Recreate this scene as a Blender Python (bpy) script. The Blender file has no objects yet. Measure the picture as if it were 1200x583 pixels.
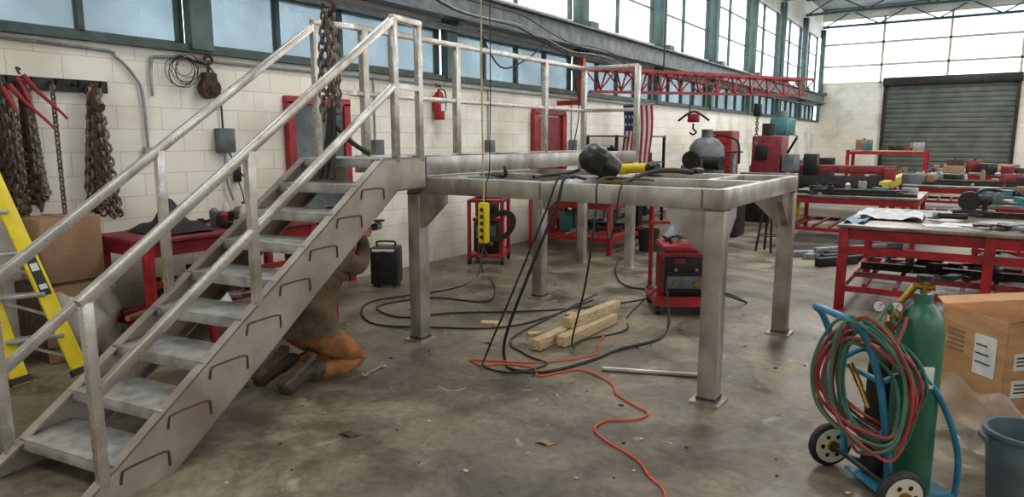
import bpy,bmesh,math,random
from mathutils import Vector,Matrix,Euler
random.seed(7)
V=Vector
sc=bpy.context.scene
# ---------------------------------------------------------------- materials
def hexc(h):
    o=[]
    for i in (0,2,4):
        c=int(h[i:i+2],16)/255
        o.append(c/12.92 if c<=.04045 else ((c+.055)/1.055)**2.4)
    return (*o,1)
def mat(name,col,rough=.5,metal=0.,col2=None,scale=6,bump=.0,rvar=.1,lo=.35,hi=.65,detail=6,stretch=(1,1,1),heat=None):
    m=bpy.data.materials.new(name);m.use_nodes=True
    nt=m.node_tree;N=nt.nodes;L=nt.links
    b=N['Principled BSDF'];b.inputs['Metallic'].default_value=metal
    tc=N.new('ShaderNodeTexCoord');mp=N.new('ShaderNodeMapping');mp.inputs['Scale'].default_value=stretch
    L.new(tc.outputs['Object'],mp.inputs[0])
    n=N.new('ShaderNodeTexNoise');n.inputs['Scale'].default_value=scale;n.inputs['Detail'].default_value=detail
    L.new(mp.outputs[0],n.inputs['Vector'])
    r=N.new('ShaderNodeValToRGB')
    c1=hexc(col);c2=hexc(col2) if col2 else tuple([x*.72 for x in c1[:3]])+(1,)
    r.color_ramp.elements[0].color=c1;r.color_ramp.elements[1].color=c2
    r.color_ramp.elements[0].position=lo;r.color_ramp.elements[1].position=hi
    L.new(n.outputs['Fac'],r.inputs[0]);src=r.outputs[0]
    if heat:
        n3=N.new('ShaderNodeTexNoise');n3.inputs['Scale'].default_value=1.3;n3.inputs['Detail'].default_value=9;n3.inputs['Distortion'].default_value=.6
        L.new(tc.outputs['Object'],n3.inputs['Vector'])
        r3=N.new('ShaderNodeValToRGB');r3.color_ramp.elements[0].position=.5;r3.color_ramp.elements[1].position=.68
        r3.color_ramp.elements[0].color=(0,0,0,1);r3.color_ramp.elements[1].color=(.7,.7,.7,1)
        L.new(n3.outputs['Fac'],r3.inputs[0]);mx=N.new('ShaderNodeMixRGB');mx.inputs[2].default_value=hexc(heat)
        L.new(r3.outputs[0],mx.inputs[0]);L.new(src,mx.inputs[1]);src=mx.outputs[0]
    L.new(src,b.inputs['Base Color'])
    mr=N.new('ShaderNodeMapRange');mr.inputs['To Min'].default_value=max(0,rough-rvar);mr.inputs['To Max'].default_value=min(1,rough+rvar)
    L.new(n.outputs['Fac'],mr.inputs['Value']);L.new(mr.outputs[0],b.inputs['Roughness'])
    if bump:
        bp=N.new('ShaderNodeBump');bp.inputs['Strength'].default_value=bump;bp.inputs['Distance'].default_value=.02
        n2=N.new('ShaderNodeTexNoise');n2.inputs['Scale'].default_value=scale*5;n2.inputs['Detail'].default_value=4
        L.new(mp.outputs[0],n2.inputs['Vector']);L.new(n2.outputs['Fac'],bp.inputs['Height']);L.new(bp.outputs[0],b.inputs['Normal'])
    return m
M={}
M['steel']=mat('mill_steel','bdb8b0',.34,.55,'86807a',6,.05,.1,lo=.38,hi=.72,detail=12,stretch=(1,1,.6),heat='7a6450')
M['steel_rail']=mat('rail_steel','cdc6bd',.28,.6,'9c9389',8,.03,lo=.4,hi=.8,heat='94826f')
M['stringer']=mat('stringer_plate','c6bbae',.36,.45,'968a7d',2.5,.06,.12,lo=.38,hi=.7,detail=12,heat='80695a')
M['tread']=mat('tread_plate','b7b5b2',.48,.3,'868380',8,.1,detail=12)
M['weld']=mat('weld_heat','4a3226',.55,.4,'6e4f3c',20,.3)
M['red']=mat('red_paint','aa1f29',.4,0,'7b151d',6,.05)
M['redb']=mat('red_worn','962631',.5,0,'5f2226',14,.05)
M['black']=mat('black_rubber','1b1b1c',.6,0,'262524',8,.1)
M['blackp']=mat('black_plastic','202124',.4,0,'161618',8,.03)
M['dark']=mat('dark_steel','3c3a38',.5,.6,'2a2725',8,.1)
M['rust']=mat('rusty_iron','5b4537',.75,.35,'3a2c25',18,.3)
M['chain']=mat('chain_steel','8a8178',.42,.6,'5d5148',20,.1)
M['yellow']=mat('yellow_fibreglass','e9d51c',.45,0,'d8bd12',6,.03)
M['yel2']=mat('yellow_paint','cdbb3a',.5,0,'9c8c30',8,.05)
M['alu']=mat('aluminium','c4c6c6',.35,.6,'a0a2a3',10,.03)
M['green']=mat('column_green','4b655f',.5,0,'384f4a',4,.05)
M['frame']=mat('window_frame_green','42544f',.5,0,'303c39',5,.05)
M['grey']=mat('machine_grey','72777a',.5,.2,'52585a',5,.05)
M['teal']=mat('machine_teal','3f7f80',.45,0,'2b5d60',5,.05)
M['blue']=mat('blue_paint','2f7fa3',.4,0,'226280',8,.05)
M['gas']=mat('cylinder_green','34705a',.36,0,'275a47',7,.05)
M['wood']=mat('pine_timber','d2bd98',.7,0,'ad946c',9,.1,stretch=(6,1,6))
M['card']=mat('cardboard','c99a6e',.8,0,'b28459',4,.05,stretch=(1,1,4))
M['card2']=mat('cardboard_dull','a08064',.8,0,'8a6b50',4,.05)
M['white']=mat('white_paper','e4e4e2',.7,0,'cfcfcc',12,.02)
M['cloth']=mat('white_cloth','e4e6e8',.9,0,'c9ccd0',6,.2)
M['jacket']=mat('brown_jacket','6f5a43',.9,0,'4b3d2f',9,.3)
M['pants']=mat('duck_canvas_pants','a86c3f',.9,0,'7d4f2f',8,.3)
M['boot']=mat('boot_leather','4a3a30',.7,0,'332822',12,.2)
M['sole']=mat('boot_sole','7a6550',.8,0,'43382f',12,.2)
M['skin']=mat('skin','c08a6c',.55,0,'a87258',20,.02)
M['hair']=mat('dark_hair','2a2018',.8,0,'1a140f',40,.3)
M['navy']=mat('navy_cloth','232a38',.9,0,'191e29',12,.2)
M['orange']=mat('orange_cord','e0583a',.5,0,'c84a30',8)
M['hred']=mat('red_hose','a5443f',.5,0,'813533',8)
M['hgreen']=mat('green_hose','4a7a64',.5,0,'3a614f',8)
M['brass']=mat('brass','b08d45',.35,.9,'8d6f35',12)
M['galv']=mat('galvanised','a0a5a8',.45,.5,'7f8689',14,.05)
M['cream']=mat('cream_paint','d9d3c2',.6,0,'c5bda9',3,.05)
M['binblue']=mat('bin_plastic','5b6c77',.5,0,'475661',6,.05)
M['tabletop']=mat('table_plate','979089',.38,.45,'5d554d',4,.1,detail=12)
M['door']=mat('roller_door','666c66',.6,.1,'525852',2,.03)
M['fred']=mat('flag_red','b03240',.8,0,'98293a',5)
M['fblue']=mat('flag_blue','2d3a66',.8,0,'253057',5)
M['rope']=mat('yellow_rope','c8b98a',.8,0,'a6976a',20,.1)
M['ceil']=mat('roof_deck','8b8f8d',.8,0,'767a78',2,.05)
M['lblue']=mat('light_blue_rag','8fb4c8',.9,0,'6f95ab',9,.1)

def wallmat():
    m=bpy.data.materials.new('painted_block');m.use_nodes=True;nt=m.node_tree;N=nt.nodes;L=nt.links;b=N['Principled BSDF']
    tc=N.new('ShaderNodeTexCoord');sp=N.new('ShaderNodeSeparateXYZ');cb=N.new('ShaderNodeCombineXYZ')
    ad=N.new('ShaderNodeMath');ad.operation='ADD'
    L.new(tc.outputs['Object'],sp.inputs[0]);L.new(sp.outputs[0],ad.inputs[0]);L.new(sp.outputs[1],ad.inputs[1])
    L.new(ad.outputs[0],cb.inputs[0]);L.new(sp.outputs[2],cb.inputs[1])
    br=N.new('ShaderNodeTexBrick');br.inputs['Scale'].default_value=1;br.inputs['Brick Width'].default_value=.4;br.inputs['Row Height'].default_value=.2
    br.inputs['Mortar Size'].default_value=.005;br.inputs['Mortar Smooth'].default_value=.7
    br.inputs['Color1'].default_value=hexc('f6f2e8');br.inputs['Color2'].default_value=hexc('efeadd');br.inputs['Mortar'].default_value=hexc('cfc8b8')
    L.new(cb.outputs[0],br.inputs['Vector'])
    n=N.new('ShaderNodeTexNoise');n.inputs['Scale'].default_value=1.2;n.inputs['Detail'].default_value=12;L.new(tc.outputs['Object'],n.inputs['Vector'])
    r=N.new('ShaderNodeValToRGB');r.color_ramp.elements[0].position=.32;r.color_ramp.elements[0].color=(.62,.58,.5,1);r.color_ramp.elements[1].position=.52;r.color_ramp.elements[1].color=(1,1,1,1)
    L.new(n.outputs['Fac'],r.inputs[0])
    mx=N.new('ShaderNodeMixRGB');mx.blend_type='MULTIPLY';mx.inputs[0].default_value=.7;L.new(br.outputs['Color'],mx.inputs[1]);L.new(r.outputs[0],mx.inputs[2])
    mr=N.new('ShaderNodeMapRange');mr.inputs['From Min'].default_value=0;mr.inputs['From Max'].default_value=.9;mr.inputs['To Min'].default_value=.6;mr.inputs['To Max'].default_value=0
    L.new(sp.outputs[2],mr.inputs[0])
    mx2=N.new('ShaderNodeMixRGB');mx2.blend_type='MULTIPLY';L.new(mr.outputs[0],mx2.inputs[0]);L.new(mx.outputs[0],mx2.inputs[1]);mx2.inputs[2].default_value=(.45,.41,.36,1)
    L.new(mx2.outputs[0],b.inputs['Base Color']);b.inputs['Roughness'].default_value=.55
    bp=N.new('ShaderNodeBump');bp.inputs['Strength'].default_value=.3;bp.inputs['Distance'].default_value=.01;bp.invert=True
    L.new(br.outputs['Fac'],bp.inputs['Height']);L.new(bp.outputs[0],b.inputs['Normal'])
    return m
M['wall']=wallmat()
def floormat():
    m=bpy.data.materials.new('shop_concrete');m.use_nodes=True;nt=m.node_tree;N=nt.nodes;L=nt.links;b=N['Principled BSDF']
    tc=N.new('ShaderNodeTexCoord')
    def nz(s,d=8,dist=0,off=0):
        mp=N.new('ShaderNodeMapping');mp.inputs['Location'].default_value=(off,off*.7,0);L.new(tc.outputs['Object'],mp.inputs[0])
        n=N.new('ShaderNodeTexNoise');n.inputs['Scale'].default_value=s;n.inputs['Detail'].default_value=d;n.inputs['Distortion'].default_value=dist;L.new(mp.outputs[0],n.inputs['Vector']);return n
    n1=nz(.6,12,.5);n2=nz(2.2,14,.5);n3=nz(18,10);n4=nz(1.1,12,1.2,11)
    r1=N.new('ShaderNodeValToRGB');e=r1.color_ramp.elements;e[0].position=.32;e[0].color=hexc('5d5447');e[1].position=.68;e[1].color=hexc('a0957f')
    x=r1.color_ramp.elements.new(.5);x.color=hexc('847a69')
    L.new(n1.outputs['Fac'],r1.inputs[0])
    def ramp(n,p0,c0,p1):
        r=N.new('ShaderNodeValToRGB');e=r.color_ramp.elements;e[0].position=p0;e[0].color=(*c0,1);e[1].position=p1;e[1].color=(1,1,1,1);L.new(n.outputs['Fac'],r.inputs[0]);return r
    cur=r1.outputs[0]
    for n_,p0,c0,p1,f in((n2,.40,(.36,.34,.31),.54,.7),(n3,.36,(.5,.48,.45),.58,.55),(n4,.40,(.28,.26,.24),.47,.55)):
        r=ramp(n_,p0,c0,p1);a=N.new('ShaderNodeMixRGB');a.blend_type='MULTIPLY';a.inputs[0].default_value=f;L.new(cur,a.inputs[1]);L.new(r.outputs[0],a.inputs[2]);cur=a.outputs[0]
    # pale scuffs
    n5=nz(5,12,.8,5);r5=N.new('ShaderNodeValToRGB');e=r5.color_ramp.elements;e[0].position=.64;e[0].color=(0,0,0,1);e[1].position=.72;e[1].color=(.5,.5,.5,1);L.new(n5.outputs['Fac'],r5.inputs[0])
    a=N.new('ShaderNodeMixRGB');L.new(r5.outputs[0],a.inputs[0]);L.new(cur,a.inputs[1]);a.inputs[2].default_value=hexc('b8ae9c');cur=a.outputs[0]
    L.new(cur,b.inputs['Base Color'])
    mr=N.new('ShaderNodeMapRange');mr.inputs['From Min'].default_value=.3;mr.inputs['From Max'].default_value=.7;mr.inputs['To Min'].default_value=.3;mr.inputs['To Max'].default_value=.62;L.new(n2.outputs['Fac'],mr.inputs[0]);L.new(mr.outputs[0],b.inputs['Roughness'])
    bp=N.new('ShaderNodeBump');bp.inputs['Strength'].default_value=.18;bp.inputs['Distance'].default_value=.02;L.new(n3.outputs['Fac'],bp.inputs['Height']);L.new(bp.outputs[0],b.inputs['Normal'])
    return m
M['floor']=floormat()
def glassmat(name,tint,tr,dcol,var=.1):
    m=bpy.data.materials.new(name);m.use_nodes=True;nt=m.node_tree;N=nt.nodes;L=nt.links
    N.remove(N['Principled BSDF']);o=N['Material Output']
    t=N.new('ShaderNodeBsdfTransparent');t.inputs[0].default_value=hexc(tint)
    d=N.new('ShaderNodeBsdfPrincipled');d.inputs['Base Color'].default_value=hexc(dcol);d.inputs['Roughness'].default_value=.25
    tc=N.new('ShaderNodeTexCoord');n=N.new('ShaderNodeTexNoise');n.inputs['Scale'].default_value=1.6;n.inputs['Detail'].default_value=4
    L.new(tc.outputs['Object'],n.inputs['Vector'])
    mr=N.new('ShaderNodeMapRange');mr.inputs['From Min'].default_value=.35;mr.inputs['From Max'].default_value=.65;mr.inputs['To Min'].default_value=max(0,tr-var);mr.inputs['To Max'].default_value=min(1,tr+var)
    L.new(n.outputs['Fac'],mr.inputs[0])
    mx=N.new('ShaderNodeMixShader');L.new(mr.outputs[0],mx.inputs[0]);L.new(t.outputs[0],mx.inputs[1]);L.new(d.outputs[0],mx.inputs[2]);L.new(mx.outputs[0],o.inputs[0])
    return m
M['glass_low']=glassmat('dirty_window_glass','b3bfc4',.4,'97a3a8',.1)
M['glass_hi']=glassmat('clerestory_glass','f4f8fa',.08,'c8cccc',.08)
M['plastic']=glassmat('shrink_wrap','f4f4f4',.35,'e4e3e1',.25)
# ---------------------------------------------------------------- builder
class B:
    def __init__(s,name):
        s.name=name;s.bm=bmesh.new();s.ms=[];s.T=None
    def mi(s,m):
        if m not in s.ms:s.ms.append(m)
        return s.ms.index(m)
    def _tag(s,faces,m):
        i=s.mi(m)
        for f in faces:f.material_index=i
    def hull(s,mtx,m,bev=0):
        r=bmesh.ops.create_cube(s.bm,size=1,matrix=mtx)
        vs=r['verts'];fs=set(f for v in vs for f in v.link_faces);s._tag(fs,m)
        if bev:
            es=list(set(e for v in vs for e in v.link_edges))
            rr=bmesh.ops.bevel(s.bm,geom=es,offset=bev,segments=2,affect='EDGES',profile=.5)
            s._tag(rr['faces'],m)
        return s
    def box(s,c,size,m,rot=(0,0,0),bev=0):
        mt=Matrix.Translation(V(c))@Euler(rot).to_matrix().to_4x4()@Matrix.Diagonal((*size,1))
        return s.hull(mt,m,bev)
    def beam(s,p1,p2,w,h,m,up=(0,0,1),bev=0):
        p1=V(p1);p2=V(p2);d=p2-p1;l=d.length;d.normalize();up=V(up)
        if abs(d.dot(up.normalized()))>.98:up=V((0,1,0))
        x=d.cross(up).normalized();z=x.cross(d).normalized()
        mt=Matrix((( x.x*w,d.x*l,z.x*h,(p1.x+p2.x)/2),(x.y*w,d.y*l,z.y*h,(p1.y+p2.y)/2),(x.z*w,d.z*l,z.z*h,(p1.z+p2.z)/2),(0,0,0,1)))
        return s.hull(mt,m,bev)
    def cyl(s,p1,p2,r,m,r2=None,seg=16):
        p1=V(p1);p2=V(p2);d=p2-p1
        q=d.to_track_quat('Z','Y').to_matrix().to_4x4()
        rr=bmesh.ops.create_cone(s.bm,cap_ends=True,segments=seg,radius1=r,radius2=r if r2 is None else r2,depth=d.length,matrix=Matrix.Translation((p1+p2)/2)@q)
        s._tag(set(f for v in rr['verts'] for f in v.link_faces),m);return s
    def sph(s,c,r,m,seg=14,rot=(0,0,0)):
        if not hasattr(r,'__len__'):r=(r,r,r)
        rr=bmesh.ops.create_uvsphere(s.bm,u_segments=seg,v_segments=max(6,seg//2+2),radius=1,matrix=Matrix.Translation(V(c))@Euler(rot).to_matrix().to_4x4()@Matrix.Diagonal((*r,1)))
        s._tag(set(f for v in rr['verts'] for f in v.link_faces),m);return s
    def path(s,pts,r,m,seg=7,sub=5,closed=False):
        pts=[V(p) for p in pts];n=len(pts)
        if sub>1 and n>2:
            o=[]
            rng=range(n) if closed else range(n-1)
            for i in rng:
                p0=pts[(i-1)%n] if (closed or i>0) else pts[0];p1=pts[i];p2=pts[(i+1)%n];p3=pts[(i+2)%n] if (closed or i+2<n) else pts[-1]
                for k in range(sub):
                    t=k/sub
                    o.append(.5*((2*p1)+(p2-p0)*t+(2*p0-5*p1+4*p2-p3)*t*t+(3*p1-p0-3*p2+p3)*t**3))
            if not closed:o.append(pts[-1])
            pts=o
        n=len(pts);rings=[];prev=None
        for i,p in enumerate(pts):
            a=pts[(i-1)%n] if (closed or i>0) else p;b=pts[(i+1)%n] if (closed or i<n-1) else p
            d=(b-a)
            if d.length<1e-7:d=V((0,0,1))
            d.normalize()
            if prev is None:
                x=d.orthogonal().normalized()
            else:
                x=prev-d*prev.dot(d)
                if x.length<1e-5:x=d.orthogonal()
                x.normalize()
            prev=x;y=d.cross(x)
            rr=r[min(len(r)-1,i*len(r)//n)] if hasattr(r,'__len__') else r
            rings.append([s.bm.verts.new(p+x*math.cos(2*math.pi*k/seg)*rr+y*math.sin(2*math.pi*k/seg)*rr) for k in range(seg)])
        i0=s.mi(m)
        for i in range(n if closed else n-1):
            A=rings[i];C=rings[(i+1)%n]
            for k in range(seg):
                f=s.bm.faces.new((A[k],A[(k+1)%seg],C[(k+1)%seg],C[k]));f.material_index=i0
        if not closed:
            for ring in(rings[0][::-1],rings[-1]):
                f=s.bm.faces.new(ring);f.material_index=i0
        return s
    def ring(s,c,axis,R,r,m,seg=24,seg2=8,sx=1):
        axis=V(axis).normalized();x=axis.orthogonal().normalized();y=axis.cross(x)
        return s.path([V(c)+x*math.cos(2*math.pi*k/seg)*R*sx+y*math.sin(2*math.pi*k/seg)*R for k in range(seg)],r,m,seg2,1,True)
    def lathe(s,o,prof,m,seg=24,axis=(0,0,1)):
        o=V(o);a=V(axis).normalized();x=a.orthogonal().normalized();y=a.cross(x);i0=s.mi(m);rings=[]
        for (r,h) in prof:
            rings.append([s.bm.verts.new(o+a*h+(x*math.cos(2*math.pi*k/seg)+y*math.sin(2*math.pi*k/seg))*max(r,1e-4)) for k in range(seg)])
        for i in range(len(rings)-1):
            for k in range(seg):
                f=s.bm.faces.new((rings[i][k],rings[i][(k+1)%seg],rings[i+1][(k+1)%seg],rings[i+1][k]));f.material_index=i0
        return s
    def prism(s,poly,ext,m):
        ext=V(ext);a=[s.bm.verts.new(V(p)) for p in poly];b=[s.bm.verts.new(V(p)+ext) for p in poly];n=len(poly);fs=[]
        fs.append(s.bm.faces.new(a[::-1]));fs.append(s.bm.faces.new(b))
        for i in range(n):fs.append(s.bm.faces.new((a[i],a[(i+1)%n],b[(i+1)%n],b[i])))
        s._tag(fs,m);return s
    def grid(s,fn,nu,nv,m):
        g=[[s.bm.verts.new(V(fn(i/nu,j/nv))) for j in range(nv+1)] for i in range(nu+1)]
        for i in range(nu):
            for j in range(nv):
                f=s.bm.faces.new((g[i][j],g[i+1][j],g[i+1][j+1],g[i][j+1]))
                f.material_index=s.mi(m(i,j)) if callable(m) else s.mi(m)
        return s
    def chain(s,pts,m,L=.05,r=.007):
        pts=[V(p) for p in pts];seg=[];tot=0
        for a,b in zip(pts,pts[1:]):
            seg.append((tot,(b-a).length,a,b));tot+=(b-a).length
        n=max(1,int(tot/(L*.72)));
        for i in range(n):
            d=(i+.5)*tot/n
            for (t0,l,a,b) in seg:
                if t0<=d<=t0+l+1e-6:
                    p=a.lerp(b,(d-t0)/max(l,1e-6));dr=(b-a).normalized();break
            x=dr.orthogonal().normalized()
            x=Matrix.Rotation((i%2)*math.pi/2+.3,3,dr)@x
            w=L*.3
            P=[p+dr*(L/2-w)+x*w, p+dr*(L/2-.25*w)+x*w*.6,p+dr*L/2,p+dr*(L/2-.25*w)-x*w*.6,p+dr*(L/2-w)-x*w]
            P+= [q for q in [p-dr*(L/2-w)-x*w,p-dr*(L/2-.25*w)-x*w*.6,p-dr*L/2,p-dr*(L/2-.25*w)+x*w*.6,p-dr*(L/2-w)+x*w]]
            s.path(P,r,m,5,1,True)
        return s
    def done(s,solid=0):
        bmesh.ops.recalc_face_normals(s.bm,faces=s.bm.faces)
        for f in s.bm.faces:f.smooth=True
        for e in s.bm.edges:
            if len(e.link_faces)==2 and e.calc_face_angle(0)>.6:e.smooth=False
        me=bpy.data.meshes.new(s.name);s.bm.to_mesh(me);s.bm.free()
        for m in s.ms:me.materials.append(M[m])
        o=bpy.data.objects.new(s.name,me);sc.collection.objects.link(o);return o
R=random.uniform
WX=-6.3;FY=34.;RX=9.;BY=-5.;CZ=7.4
# ---------------------------------------------------------------- room shell
b=B('floor');b.box(((WX+RX)/2,(FY+BY)/2,-.1),(RX-WX+.6,FY-BY+.6,.2),'floor');b.done()
b=B('ceiling');b.box(((WX+RX)/2,(FY+BY)/2,CZ+.1),(RX-WX+.6,FY-BY+.6,.2),'ceil');b.done()
L0=2.6;L1=3.22;U0=3.85;U1=6.2
b=B('wall_left')
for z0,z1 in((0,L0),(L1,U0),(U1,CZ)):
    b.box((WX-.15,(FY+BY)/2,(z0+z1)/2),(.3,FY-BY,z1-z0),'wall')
b.done()
b=B('wall_right')
for z0,z1 in((0,L0+.4),(U1,CZ)):
    b.box((RX+.15,(FY+BY)/2,(z0+z1)/2),(.3,FY-BY,z1-z0),'wall')
b.done()
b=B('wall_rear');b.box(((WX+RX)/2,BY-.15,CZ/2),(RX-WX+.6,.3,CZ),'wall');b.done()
DX0,DX1,DZ=-3.6,1.05,4.05
b=B('wall_far')
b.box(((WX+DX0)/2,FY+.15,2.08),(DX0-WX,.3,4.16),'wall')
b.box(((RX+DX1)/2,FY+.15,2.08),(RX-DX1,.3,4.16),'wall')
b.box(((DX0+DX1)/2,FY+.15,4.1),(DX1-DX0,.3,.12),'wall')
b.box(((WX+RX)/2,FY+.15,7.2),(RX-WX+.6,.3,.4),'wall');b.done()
ys=[3.9+3.75*k for k in range(-2,9)]
wn=1
cols=B('green_steel_columns')
for y in ys:
    cols.box((WX+.09,y,5.1),(.18,.26,2.9),'green',bev=.01);cols.box((WX+.05,y,2.95),(.12,.22,.8),'green')
    cols.box((WX+.2,y,3.75),(.34,.3,.12),'green')
cols.done()
for k in range(len(ys)-1):
    y0=ys[k]+.11;y1=ys[k+1]-.11
    if k==len(ys)-2:y1=FY-.5
    for (z0,z1,n,g,rows) in((L0,L1,4,'glass_low',1),(U0,U1,2,'glass_hi',3)):
        b=B('window_%d'%wn);wn+=1
        b.box((WX-.12,(y0+y1)/2,(z0+z1)/2),(.012,y1-y0,z1-z0),g)
        for i in range(n+1):
            y=y0+(y1-y0)*i/n;b.box((WX-.1,y,(z0+z1)/2),(.08,.05 if i in(0,n) or rows==1 else .025,z1-z0),'frame')
        for j in range(rows+1):
            z=z0+(z1-z0)*j/rows;b.box((WX-.1,(y0+y1)/2,z),(.08,y1-y0,.05 if j in(0,rows) else .02),'frame')
        b.done()
b=B('trim_1')
b.box((WX+.03,(FY+BY)/2,L0-.04),(.1,FY-BY,.07),'frame');b.done()
b=B('crane_runway_beam')
for z in(3.33,3.68):b.box((WX+.28,(FY+BY)/2,z),(.22,FY-BY-.4,.03),'grey')
b.box((WX+.28,(FY+BY)/2,3.5),(.03,FY-BY-.4,.34),'grey')
for y in ys:b.box((WX+.14,y,3.3),(.28,.12,.04),'grey')
for i,z in enumerate((3.26,3.2)):b.cyl((WX+.1+.06*i,BY+.2,z),(WX+.1+.06*i,FY-.2,z),.022,'galv',seg=8)
b.done()
b=B('overhead_cables')
for (za,zb,x_,m_,r_) in((3.95,2.95,.5,'black',.012),(3.85,3.05,.54,'galv',.008),(4.1,3.12,.58,'black',.009)):
    pts=[]
    for k in range(13):
        y=4.2+k*.75;t=k/12
        pts.append((WX+x_,y,za+(zb-za)*t**.6+.06*math.sin(k*1.7+za)))
    b.path(pts,r_,m_,6,3)
b.path([(WX+.46,7.8,3.2),(WX+.46,8.3,2.75),(WX+.5,8.9,2.9),(WX+.46,9.6,3.25)],.012,'black',6,5)
b.path([(WX+.46,10.2,3.2),(WX+.5,10.6,2.3),(WX+.5,10.3,1.4),(WX+.45,9.9,.95)],.01,'black',6,5)
b.done()
b=B('window_%d'%wn);wn+=1
b.box(((WX+RX)/2,FY+.2,5.6),(RX-WX,.012,2.9),'glass_hi')
x=WX
while x<RX:
    b.box((x,FY+.15,5.6),(.09,.1,2.9),'cream');x+=2.45
for z in(4.2,4.95,5.9,6.98):b.box(((WX+RX)/2,FY+.15,z),(RX-WX,.1,.09),'cream')
b.done()
b=B('window_%d'%wn);wn+=1
b.box((RX+.12,(FY+BY)/2,(L0+.4+U1)/2),(.012,FY-BY,U1-L0-.4),'glass_hi')
y=BY
while y<FY:
    b.box((RX+.1,y,(L0+.4+U1)/2),(.1,.1,U1-L0-.4),'frame');y+=1.9
for z in(3.,4.6,6.2):b.box((RX+.1,(FY+BY)/2,z),(.1,FY-BY,.08),'frame')
b.done()
b=B('door_1')
n=20
for i in range(n):
    z=DZ*(i+.5)/n;b.box(((DX0+DX1)/2,FY-.08,z),(DX1-DX0,.05,DZ/n-.02),'door',bev=.01)
b.box(((DX0+DX1)/2,FY-.04,DZ/2),(DX1-DX0,.02,DZ),'door')
for x in(DX0,DX1):b.box((x,FY-.12,DZ/2),(.12,.14,DZ),'dark')
b.box(((DX0+DX1)/2,FY-.2,DZ+.12),(DX1-DX0+.2,.35,.35),'dark',bev=.04);b.done()
for k,y in enumerate(ys):
    b=B('roof_truss')
    b.beam((WX+.05,y,7.25),(RX-.05,y,7.25),.12,.12,'green');b.beam((WX+.05,y,6.65),(RX-.05,y,6.65),.1,.1,'green')
    n=14
    for i in range(n):
        xa=WX+.1+(RX-WX-.2)*i/n;xb=WX+.1+(RX-WX-.2)*(i+1)/n
        b.beam((xa,y,7.25 if i%2 else 6.65),(xb,y,6.65 if i%2 else 7.25),.05,.05,'green')
    b.done()
# ---------------------------------------------------------------- stairs
A0=math.radians(8.9);hd=V((-math.sin(A0),math.cos(A0),0));wd=V((math.cos(A0),math.sin(A0),0));O=V((-3.24,1.37,0))
def S(s,w,z):return O+hd*s+wd*w+V((0,0,z))
b=B('steel_staircase')
W0=-.78;sl=.64
prof=[(-.17,0),(2.28,1.57),(2.84,1.57),(2.84,1.32),(2.45,1.32),(.39,0)]
for w,sg in((0,-1),(W0,1)):
    b.prism([S(s,w,z) for s,z in prof],wd*sg*.012,'stringer')
    for (a,c) in((0,1),(1,2),(3,4),(4,5)):
        p=prof[a];q=prof[c];off=-.006 if a<2 else .006
        b.beam(S(p[0],w+sg*.03,p[1]+off),S(q[0],w+sg*.03,q[1]+off),.06,.012,'stringer')
run=.272;rise=.174
for i in range(9):
    s0=.1+run*i-.02;z=rise*(i+1);dp=.29 if i<8 else .56
    wc=(W0)/2
    def tb(s1,s2,z1,z2,m='tread',bev=.004):
        p=S((s1+s2)/2,wc,(z1+z2)/2);b.box(p,(abs(W0)-.03,s2-s1,z2-z1),m,rot=(0,0,A0),bev=bev)
    tb(s0,s0+dp,z-.012,z);tb(s0,s0+.012,z-.065,z-.01);tb(s0+dp-.012,s0+dp,z-.06,z-.01)
    tb(s0+.02,s0+dp-.02,z-.035,z-.02)
    for w,sg in((.004,1),(W0-.004,-1)):
        if i<8:
            b.path([S(s0+.02,w,z-.10),S(s0+.03,w,z-.05),S(s0+.06,w,z-.035),S(s0+.26,w,z-.035),S(s0+.285,w,z-.06),S(s0+.285,w,z-.12)],.006,'weld',5,2)
def slope_rail(w,z0,z1,sa,sb,m='steel_rail',t=.05):
    b.beam(S(sa,w,z0),S(sb,w,z1),.045,t,m,bev=.005)
for w in(-.02,W0+.02):
    sT=2.47
    b.beam(S(.03,w,.09),S(.03,w,.98),.05,.05,'steel_rail',bev=.005)
    slope_rail(w,.975,2.58,-.0,sT)
    slope_rail(w,.54,2.11,.03,sT)
    b.beam(S(1.03,w,.75),S(1.03,w,1.64),.05,.05,'steel_rail',bev=.005)
    b.beam(S(sT,w,1.54),S(sT,w,2.59),.05,.05,'steel_rail',bev=.005)
w=-.02
b.beam(S(2.80,w,1.54),S(2.80,w,2.59),.05,.05,'steel_rail',bev=.005)
b.beam(S(2.45,w,2.59),S(2.83,w,2.59),.05,.045,'steel_rail',bev=.005)
b.beam(S(2.47,w,2.1),S(2.80,w,2.1),.04,.04,'steel_rail')
w=W0+.02
b.beam(S(2.45,w,2.61),S(2.95,w,2.64),.05,.045,'steel_rail',bev=.005)
b.beam(S(2.47,w,2.1),S(2.95,w,2.1),.04,.04,'steel_rail')
b.done()
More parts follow.
